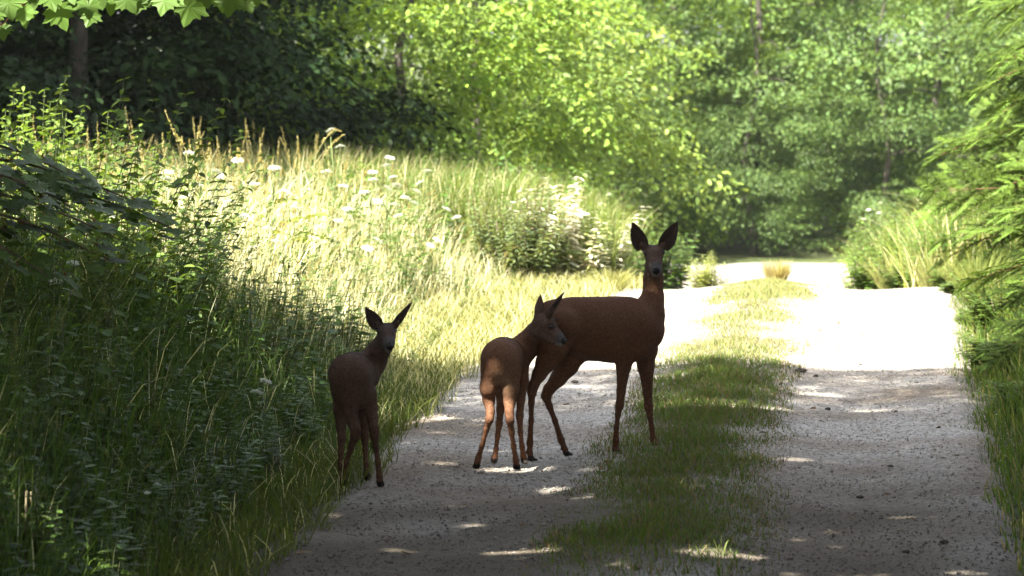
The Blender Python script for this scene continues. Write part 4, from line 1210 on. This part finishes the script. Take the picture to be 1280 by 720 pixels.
def ear_geo(base, tip, width, facing, cup=.35, thick=.0035, nu=16, nv=9, bulge=0.0):
    base = np.array(base); tip = np.array(tip); L = np.linalg.norm(tip - base); d = (tip - base) / L
    f = np.array(facing, float); f = nrm(f - (f @ d) * d); s = np.cross(d, f)
    u = np.linspace(0, 1, nu)[:, None]; v = np.linspace(-1, 1, nv)[None]
    w = width / 2 * (np.sin(math.pi * np.clip(u * .97 + .03, 0, 1) ** .72) ** .75 * .86 + .30 * (1 - u) ** 2) 
    w = np.maximum(w * np.clip((1 - u) * 14, 0, 1) ** .5, .0008)
    cupd = -cup * w * (1 - v ** 2) * 1.3 * (1 - .35 * u)
    V1 = base + (u * L)[..., None] * d + (v * w)[..., None] * s + (cupd + bulge * np.sin(math.pi * u) * L)[..., None] * f
    V2 = V1 - f * (thick * (1 - .6 * np.abs(v)) * (1.4 - u))[..., None]
    V = np.concatenate([V1.reshape(-1, 3), V2.reshape(-1, 3)])
    T = []; n1 = nu * nv
    for i in range(nu - 1):
        for j in range(nv - 1):
            a, b, c, e = i * nv + j, i * nv + j + 1, (i + 1) * nv + j + 1, (i + 1) * nv + j
            T += [(a, b, c), (a, c, e), (n1 + a, n1 + c, n1 + b), (n1 + a, n1 + e, n1 + c)]
    for i in range(nu - 1):
        for j, o in ((0, 0), (nv - 1, 1)):
            a, b = i * nv + j, (i + 1) * nv + j
            T += ([(a, b, n1 + b), (a, n1 + b, n1 + a)] if o == 0 else [(a, n1 + b, b), (a, n1 + a, n1 + b)])
    inner = np.zeros(len(V)); inner[:n1] = 1
    return V, np.array(T), inner

def sph(c, r, sc=(1, 1, 1), n=12, m=8):
    V = []; 
    for i in range(m + 1):
        p = math.pi * i / m
        for j in range(n):
            a = 2 * math.pi * j / n
            V.append((math.sin(p) * math.cos(a), math.sin(p) * math.sin(a), math.cos(p)))
    V = np.array(V) * r * np.array(sc) + np.array(c)
    T = []
    for i in range(m):
        for j in range(n):
            a, b = i * n + j, i * n + (j + 1) % n
            T += [(a, b + n, b), (a, a + n, b + n)]
    return V, np.array(T), np.array((0, 0, 0.))

def leg_chain(B, pts, lat, k=.012):
    """pts: (px,py,Y,r)"""
    ch = [(W(px, py, Y), r * (.86 if r < .0165 else .93 if r < .024 else .97)) for (px, py, Y, r) in pts]
    B.chain(ch, k)
    return ch

def hoof(B, p, fwd, r=.014, L=.045):
    """cloven hoof: two pointed toes ending at the ground, p = pastern joint above the ground"""
    fwd = nrm(np.array((fwd[0], fwd[1], 0.)))
    s = np.array((-fwd[1], fwd[0], 0))
    gz = float(hgt(np.array(p[0]), np.array(p[1])))
    for q in (-1, 1):
        toe = np.array(p) + fwd * L * .75 + s * q * r * .45; toe[2] = gz + .012
        heel = np.array(p) + fwd * L * .12 + s * q * r * .5; heel[2] = gz + .015
        mid = np.array(p) + s * q * r * .25
        B.cone(mid, heel, r * .85, r * .72, .006)
        B.cone(heel, toe, r * .75, r * .33, .004)
        dc = np.array(p) - fwd * r * 1.0 + s * q * r * .5; dc[2] = p[2] + .006
        B.cone(dc, dc - fwd * .005 - np.array((0, 0, .008)), .005, .003, .004)

def build_deer(name, B, ears, head, lab, young, coatf, eyes, nosep, tail_dir, fur_n=26000):
    V, T = B.mesh()
    # light Laplacian smoothing
    E = np.concatenate([T[:, [0, 1]], T[:, [1, 2]], T[:, [2, 0]]])
    for _ in range(2):
        acc = np.zeros_like(V); c = np.zeros(len(V))
        for d in range(3):
            acc[:, d] = np.bincount(E[:, 0], V[E[:, 1], d], len(V)) + np.bincount(E[:, 1], V[E[:, 0], d], len(V))
        c = np.bincount(E[:, 0], minlength=len(V)) + np.bincount(E[:, 1], minlength=len(V))
        V = V + .5 * (acc / np.maximum(c, 1)[:, None] - V)
    inner = np.zeros(len(V))
    for e in ears:
        Ve, Te, ine = ear_geo(*e)
        T = np.concatenate([T, Te + len(V)]); V = np.concatenate([V, Ve]); inner = np.concatenate([inner, ine])
    C = coatf(V, inner)
    org = np.array((V[:, 0].mean(), V[:, 1].mean(), 0.0))
    t = empty(name, org); tag(t, lab, "deer", "roe deer on the path")
    me = mesh_np("body", V - org, T, C)
    body = link("body", me, M_FUR, t)
    for (c, r) in eyes:
        link("eye", mesh_np("eye", *[x for x in sph(np.array(c) - org, r)]), M_EYE, t)
    c, r, sc = nosep
    link("nose", mesh_np("nose", *sph(np.array(c) - org, r, sc)), M_NOSE, t)
    # short coat hairs: fuzzy outline
    a, b, c_ = V[T[:, 0]], V[T[:, 1]], V[T[:, 2]]
    nr = np.cross(b - a, c_ - a); ar = np.linalg.norm(nr, axis=1)
    good = ar > 1e-9
    pick = rng.choice(len(T), fur_n, p=(ar * good) / (ar * good).sum())
    w = rng.dirichlet((1, 1, 1), fur_n)
    P = w[:, :1] * a[pick] + w[:, 1:2] * b[pick] + w[:, 2:] * c_[pick]
    Nn = nrm(nr[pick])
    flow = np.array(tail_dir)[None] * .8 + np.array((0, 0, -.75))[None] + rng.normal(0, .18, P.shape)
    flow = nrm(flow - (flow * Nn).sum(1, keepdims=True) * Nn)
    D = nrm(flow + Nn * .16)
    hl = rng.uniform(.006, .013, fur_n) * (1 if not young else .85)
    side = nrm(np.cross(D, Nn)) * .0012
    VV = np.stack([P - side, P + side, P + D * hl[:, None]], 1).reshape(-1, 3)
    TT = np.arange(fur_n * 3).reshape(-1, 3)
    CC = C[T[pick, 0]] * rng.uniform(.6, 1.9, (fur_n, 1))
    fm = mesh_np("fur", VV - org, TT, np.repeat(CC, 3, 0), True)
    fm.normals_split_custom_set_from_vertices(np.repeat(Nn, 3, 0).tolist())
    link("fur", fm, M_FUR, t)
    return t

def coat_colour(head_c, nose_c, eyes_c, main, belly_z, young, rump=None):
    main = np.array(main)
    def f(V, inner):
        C = np.tile(main, (len(V), 1))
        n = (snoise(V[:, 0] * 9 + V[:, 2] * 7, V[:, 1] * 9 - V[:, 2] * 6, 1.0, 71))[:, None]
        C = C * (1 + .12 * n)
        # legs browner towards hooves: doe's darker, fawns' with sunlight put into the colour
        z = V[:, 2]
        lw = np.clip((.30 - z) / .2, 0, 1)[:, None]
        C = C * (1 - lw) + C * np.array((1.25, 1.15, 1.05) if young else (.95, .9, .85)) * lw
        hz = z < .030
        C[hz] = (.018, .014, .012)
        dn = np.linalg.norm(V - nose_c, axis=1); dh = np.linalg.norm(V - head_c, axis=1)
        hm = np.clip((.13 - dh) / .05, 0, 1)[:, None] * (inner[:, None] < .5)
        grey = np.array((.060, .044, .038))
        C = C * (1 - .6 * hm) + grey * .6 * hm
        mz = np.clip((.055 - dn) / .02, 0, 1)[:, None]
        C = C * (1 - mz) + np.array((.075, .070, .070)) * mz
        under = ((V[:, 2] < nose_c[2] - .010) & (dn < .045) & (dn > .008))
        C[under] = (.16, .14, .125)
        C[dn < .016] = (.014, .013, .013)
        for e in eyes_c:
            de = np.linalg.norm(V - e, axis=1)
            C[de < .016] = C[de < .016] * .45
        C[inner > .5] = np.array((.065, .045, .038))
        if rump is not None:
            c, r, cc = rump
            w = np.exp(-((V - c) ** 2 / np.array(r) ** 2).sum(1))[:, None]
            C = C * (1 - w) + np.array(cc) * w
        return C
    return f

# --- doe: broadside facing right, head turned to the camera
Yf, Yr = 14.06, 13.86
LAT = nrm(np.array((.15, -1.0, 0)))
B = Body((-.02, 13.60, -.02), (.82, 14.36, 1.16), .0048)
pm = PXM(13.95)
def dp(px, py, Y): return W(px, py, Y)
tors = [((699, 402), 29, 13.87), ((718, 407), 35, 13.90), ((742, 411), 39, 13.93), ((766, 412), 40.5, 13.97), ((786, 411), 39, 14.0), ((801, 411), 30, 14.03)]
B.chain([(dp(p[0], p[1], Y), r * pm) for (p, r, Y) in tors], .02, LAT, .74)
B.chain([(dp(800, 402, 14.03), 28 * pm), (dp(811, 390, 14.05), 18.5 * pm), (dp(816, 372, 14.07), 12.6 * pm), (dp(816.5, 350, 14.085), 11.2 * pm), (dp(817, 332, 14.085), 11 * pm)], .03)
B.cone(dp(795, 428, 14.0), dp(808, 415, 14.02), 21 * pm, 19 * pm, .03)     # brisket
# shoulders, haunches
B.chain([(dp(792, 408, 13.94), .075), (dp(784, 436, 13.96), .055)], .03, LAT, .6)
B.chain([(dp(800, 408, 14.12), .075), (dp(806, 436, 14.12), .06)], .03, LAT, .6)
B.chain([(dp(700, 410, 13.80), .085), (dp(690, 436, 13.79), .066)], .03, LAT, .62)
B.chain([(dp(704, 412, 13.94), .085), (dp(714, 440, 13.95), .07)], .03, LAT, .62)
leg_chain(B, [(783, 438, 13.96, .052), (779.5, 458, 13.97, .033), (776.5, 489, 13.98, .0205), (774.5, 507, 13.98, .0190), (772.5, 518, 13.98, .0135), (770.5, 535, 13.98, .0120), (770, 551, 13.98, .0155), (769.5, 559, 13.98, .0135)], LAT)
leg_chain(B, [(806, 438, 14.11, .056), (807.5, 458, 14.11, .038), (809.5, 489, 14.12, .0220), (810.8, 508, 14.12, .0200), (812.5, 519, 14.12, .0140), (815, 535, 14.12, .0125), (816.8, 550, 14.12, .0155), (818.5, 558, 14.12, .0135)], LAT)
leg_chain(B, [(692, 436, 13.79, .062), (683, 452, 13.79, .046), (674, 468, 13.79, .031), (667, 482, 13.78, .0225), (665, 490, 13.78, .0205), (664.3, 503, 13.78, .0145), (664, 526, 13.78, .0125), (662.5, 553, 13.78, .0155), (662.5, 565, 13.78, .0135)], LAT)
leg_chain(B, [(715, 440, 13.95, .066), (709, 456, 13.95, .052), (698, 473, 13.94, .036), (686, 487, 13.93, .0255), (682.5, 495, 13.93, .0220), (687, 508, 13.93, .0150), (694, 526, 13.93, .0130), (701.5, 550, 13.93, .0160), (706, 560, 13.93, .0135)], LAT)
hoof(B, dp(769.5, 559, 13.98), (.25, -1)); hoof(B, dp(818.5, 558, 14.12), (.3, -1), .0145)
hoof(B, dp(662.5, 566, 13.78), (.8, -.5)); hoof(B, dp(706.5, 562, 13.93), (1, -.3), .0145)
B.cone(dp(684, 386, 13.87), dp(676, 400, 13.86), .022, .012, .03)        # stub of the tail
# head
hc = dp(817.3, 317, 14.045); nz_ = dp(820, 338.5, 13.925)
fwd = nrm(nz_ - hc)
hs = nrm(np.cross(fwd, (0, 0, 1.)))
B.chain([(dp(817.0, 318, 14.065), .0425), (dp(817.8, 322, 14.02), .0370), (dp(819.2, 332, 13.965), .0265), (dp(820, 338, 13.935), .0200)], .014, hs, .97)
B.chain([(dp(817.4, 330, 14.06), .034), (dp(819.8, 342, 13.955), .0165)], .016)
for q in (-1, 1):
    B.cone(hc + hs * q * .026 + np.array((0, -.014, .012)), hc + hs * q * .030 + np.array((0, -.030, .004)), .014, .012, .012)
for (b, tp) in (((804.5, 309), (790.5, 279)), ((828, 308.5), (846.3, 278.5))):
    c0 = dp(b[0], b[1], 14.06); c1 = dp(b[0] * .93 + tp[0] * .07, b[1] * .93 + tp[1] * .07, 14.05)
    B.cone(c0 * .75 + hc * .25, c1, .022, .017, .012)
eyes = [(hc + hs * q * .0375 + np.array((0, -.026, .006)), .0115) for q in (-1, 1)]
ears = [(dp(803.5, 312, 14.045), dp(790.5, 277.5, 14.03), .072, (-.25, -1, .25), .55), (dp(829, 311, 14.045), dp(846.8, 277, 14.03), .072, (.25, -1, .25), .55)]
cf = coat_colour(hc, nz_, [e[0] for e in eyes], (.095, .044, .022), .7, False)
build_deer("doe", B, ears, None, "adult roe doe standing broadside on the path, head turned to the camera", False, cf, eyes, (nz_ + np.array((0, .004, .002)), .0165, (1.0, .8, .75)), (-1, 0, 0), 34000)

# --- middle fawn: seen from behind, head turned right in profile
B = Body((-.26, 13.30, -.03), (.42, 14.12, .86), .0045)
pm = PXM(13.6)
AX = nrm(np.array((.10, .36, 0))); LAT = nrm(np.array((1.0, -.28, 0)))
def mp_(px, py, Y): return W(px, py, Y)
B.chain([(mp_(626, 452, 13.50), 25 * pm), (mp_(630, 448.5, 13.60), 24.5 * pm), (mp_(635, 450, 13.72), 24 * pm), (mp_(640, 451, 13.80), 23.2 * pm)], .02, LAT, .92)
B.cone(mp_(626, 448, 13.52), mp_(631, 447, 13.68), 24 * pm, 23 * pm, .03)
B.chain([(mp_(614, 466, 13.50), .044), (mp_(610, 486, 13.50), .034)], .025)
B.chain([(mp_(638, 466, 13.50), .046), (mp_(638, 488, 13.50), .034)], .025)
leg_chain(B, [(610, 484, 13.50, .035), (611, 500, 13.52, .026), (613, 515, 13.49, .0185), (612, 524, 13.47, .0175), (608, 537, 13.49, .0125), (603, 556, 13.51, .0108), (598, 572, 13.53, .0135), (597, 578, 13.53, .0115)], LAT)
leg_chain(B, [(639, 486, 13.50, .036), (637, 502, 13.50, .026), (636.5, 516, 13.46, .0190), (637.5, 525, 13.44, .0180), (639.5, 540, 13.46, .0125), (642, 558, 13.48, .0110), (645, 575, 13.50, .0140), (645.5, 581, 13.50, .0120)], LAT)
leg_chain(B, [(628, 472, 13.74, .045), (627, 492, 13.72, .026), (625.5, 512, 13.72, .0170), (624, 530, 13.72, .0155), (622, 545, 13.72, .0115), (620, 562, 13.72, .0112), (618.5, 572, 13.72, .0135), (618, 577, 13.72, .0115)], LAT)
leg_chain(B, [(649, 462, 13.76, .045), (653.5, 478, 13.76, .027), (651, 500, 13.74, .0185), (649.5, 520, 13.72, .0165), (650.5, 540, 13.70, .0118), (652.5, 558, 13.70, .0115), (654.5, 571, 13.70, .0140), (655.5, 576, 13.70, .0120)], LAT)
hoof(B, mp_(596.5, 577, 13.53), (-.35, .6), .0125, .038); hoof(B, mp_(645.5, 581, 13.50), (.1, .6), .0128, .038)
hoof(B, mp_(618, 575, 13.72), (-.2, .8), .0122, .036); hoof(B, mp_(655.5, 575, 13.70), (.25, -.7), .0128, .038)
# neck and head
B.chain([(mp_(643, 446, 13.80), 21 * pm), (mp_(657, 433, 13.82), 16.5 * pm), (mp_(668, 418, 13.80), 12.2 * pm), (mp_(676, 406, 13.76), 11.5 * pm)], .025)
hc = mp_(680, 402, 13.73); nz_ = mp_(705.5, 426, 13.655)
hs = nrm(np.cross(nz_ - hc, (0, 0, 1.)))
B.chain([(mp_(678.5, 402.5, 13.75), .0400), (mp_(686, 408, 13.72), .0350), (mp_(697, 419, 13.68), .0215), (mp_(704, 425.5, 13.66), .0165)], .012, hs, .92)
B.chain([(mp_(677, 414, 13.74), .030), (mp_(690, 425, 13.70), .019), (mp_(701, 429.5, 13.67), .0105)], .012)
B.cone(mp_(686, 404, 13.695), mp_(690, 406, 13.685), .013, .010, .012)
B.cone(mp_(674, 394, 13.76), mp_(675, 389, 13.76), .022, .018, .012); B.cone(mp_(686, 392, 13.70), mp_(689, 387, 13.69), .018, .014, .012)
eyes = [(mp_(689, 408.5, 13.683), .0100), (mp_(693, 400, 13.76), .0095)]
ears = [(mp_(673.5, 396, 13.755), mp_(675.6, 368, 13.77), .052, (.55, .75, .0), .5), (mp_(686, 393, 13.69), mp_(705.5, 365, 13.70), .046, (.65, -.45, -.35), .55)]
cf = coat_colour(hc, nz_, [e[0] for e in eyes], (.125, .060, .032), .5, True, (mp_(629, 482, 13.42), (.045, .09, .065), (.22, .135, .08)))
build_deer("fawn", B, ears, None, "roe fawn seen from behind with pale rump, nuzzling the doe's flank", True, cf, eyes, (nz_ + np.array((.001, 0, .001)), .0125, (.9, .9, .75)), (-.2, -1, 0), 24000)

# --- left fawn: rear view, looking back over its shoulder
B = Body((-.88, 12.80, -.03), (-.28, 13.68, .90), .0045)
pm = PXM(13.1)
LAT = nrm(np.array((1.0, -.35, 0)))
def lp(px, py, Y): return W(px, py, Y)
B.chain([(lp(438, 471, 13.02), 26.8 * pm), (lp(443, 468, 13.12), 25.8 * pm), (lp(448, 468, 13.24), 25.2 * pm), (lp(452, 468, 13.33), 24 * pm)], .02, LAT, .94)
B.cone(lp(433, 466, 13.03), lp(442, 464, 13.22), 21.5 * pm, 21.5 * pm, .03)
B.cone(lp(433, 490, 13.03), lp(452, 492, 13.05), 19 * pm, 18 * pm, .03)
leg_chain(B, [(434, 494, 13.02, .052), (437, 510, 13.02, .038), (441, 526, 13.0, .026), (444.5, 538, 12.96, .0225), (443.5, 546, 12.96, .0195), (438.5, 560, 12.98, .0135), (433.5, 577, 13.0, .0125), (430, 594, 13.02, .0150), (429, 600, 13.02, .013)], LAT)
leg_chain(B, [(458, 494, 13.06, .045), (463, 510, 13.04, .030), (466, 524, 13.01, .023), (467.5, 536, 12.98, .0215), (468, 545, 12.98, .0190), (470, 560, 13.0, .0130), (472.5, 578, 13.0, .0120), (474.5, 596, 13.0, .0145), (475, 602, 13.0, .0125)], LAT)
leg_chain(B, [(428, 492, 13.24, .045), (425, 512, 13.22, .028), (426, 532, 13.20, .0215), (427, 548, 13.18, .0185), (426, 565, 13.17, .0135), (425, 582, 13.16, .0125), (424.5, 595, 13.16, .0145), (424, 600, 13.16, .0125)], LAT)
leg_chain(B, [(453, 492, 13.32, .045), (454.5, 512, 13.28, .029), (455.5, 532, 13.25, .0190), (456, 547, 13.24, .0170), (456.5, 562, 13.23, .0120), (457.5, 580, 13.22, .0118), (458.5, 593, 13.21, .0140), (459, 598, 13.21, .0120)], LAT)
hoof(B, lp(428.5, 600, 13.02), (.1, .5), .0135, .038); hoof(B, lp(475, 602, 13.0), (.2, .5), .013, .038)
hoof(B, lp(424, 599, 13.16), (-.1, .7), .013, .036); hoof(B, lp(459, 597, 13.21), (.1, .7), .0125, .036)
B.chain([(lp(456, 462, 13.32), 21 * pm), (lp(466, 451, 13.34), 16.5 * pm), (lp(475, 436, 13.31), 12.6 * pm), (lp(481, 424, 13.27), 11.6 * pm)], .025)
hc = lp(483.5, 414.5, 13.235); nz_ = lp(487.3, 433.0, 13.12)
hs = nrm(np.cross(nz_ - hc, (0, 0, 1.)))
B.chain([(lp(483, 415, 13.25), .0385), (lp(484.5, 419, 13.20), .0335), (lp(486.5, 428, 13.15), .0230), (lp(487.3, 433, 13.128), .0170)], .012, hs, .96)
B.chain([(lp(482.5, 426, 13.24), .0310), (lp(486, 437, 13.145), .0140)], .014)
for q in (-1, 1):
    B.cone(hc + hs * q * .023 + np.array((0, -.012, .010)), hc + hs * q * .026 + np.array((0, -.026, .003)), .013, .011, .011)
B.cone(lp(474, 408, 13.25), lp(471, 404, 13.24), .020, .016, .012); B.cone(lp(493, 407, 13.25), lp(496, 403, 13.24), .018, .014, .012)
eyes = [(hc + hs * q * .0335 + np.array((0, -.022, .004)), .0102) for q in (-1, 1)]
ears = [(lp(474, 410, 13.245), lp(456.5, 384, 13.22), .060, (-.35, -1, .2), .5), (lp(492.5, 408.5, 13.245), lp(515, 377.5, 13.24), .044, (.75, -.75, -.3), .55)]
cf = coat_colour(hc, nz_, [e[0] for e in eyes], (.070, .038, .024), .5, True, (lp(444, 492, 12.95), (.05, .09, .05), (.085, .05, .034)))
build_deer("fawn", B, ears, None, "dark roe fawn at the left verge looking back over its shoulder with pricked ears", True, cf, eyes, (nz_ + np.array((0, .003, .002)), .0140, (1.0, .8, .75)), (-.2, -1, 0), 24000)

# ------------------------------------------------------------------ clods and stones on the path
def clod(px, py, s, lab, c=(.05, .042, .036)):
    p = gpt(px, py)
    V, T, _ = sph((0, 0, 0), s, (1.3, 1.0, .55), 9, 6)
    V = V * (1 + .18 * np.sin(V[:, :1] * 310 + V[:, 1:2] * 270) + rng.normal(0, .07, (len(V), 1)))
    tag(link("stone", mesh_np("stone", V, T, np.tile(c, (len(V), 1)), False), M_STONE, None, (p[0], p[1], float(hgt(np.array(p[0]), np.array(p[1]))) + s * .2)), lab, "stone", "dark stones and clods on the path")
for a in [(1001, 466, .024, "dark clod by the median strip near the shade edge"), (1020, 471, .011, "small stone right of the dark clod"), (1035, 512, .012, "small dark stone on the right track behind the light flecks"),
          (719, 478, .016, "dark clod on the left track under the doe's belly"), (1075, 622, .012, "small dark stone in the middle of the right track"), (1113, 583, .010, "tiny dark stone on the right track near the verge"),
          (1180, 678, .013, "dark stone low on the right track"), (560, 520, .010, "small stone on the left track beside the grass edge"), (1133, 690, .011, "dark pebble near the lower light fleck")]:
    clod(*a)

# ------------------------------------------------------------------ haze over the clearing
hz = bpy.data.materials.new("haze_air"); hz.use_nodes = True
for n_ in list(hz.node_tree.nodes): hz.node_tree.nodes.remove(n_)
ho = hz.node_tree.nodes.new("ShaderNodeOutputMaterial"); hv = hz.node_tree.nodes.new("ShaderNodeVolumePrincipled")
hv.inputs["Color"].default_value = (.90, .95, 1, 1); hv.inputs["Density"].default_value = HAZE; hv.inputs["Anisotropy"].default_value = .0
hz.node_tree.links.new(hv.outputs[0], ho.inputs["Volume"])
x0, x1, y0, y1, z0, z1 = -560, 560, -360, 860, -4, 14
Vh = np.array([(x, y, z) for x in (x0, x1) for y in (y0, y1) for z in (z0, z1)], float)
Th = np.array([(0, 1, 3), (0, 3, 2), (4, 6, 7), (4, 7, 5), (0, 4, 5), (0, 5, 1), (2, 3, 7), (2, 7, 6), (0, 2, 6), (0, 6, 4), (1, 5, 7), (1, 7, 3)])
tag(link("haze", mesh_np("haze", Vh, Th, None, False), hz), "thin bright summer haze in the air over the track", None, None, 'stuff')
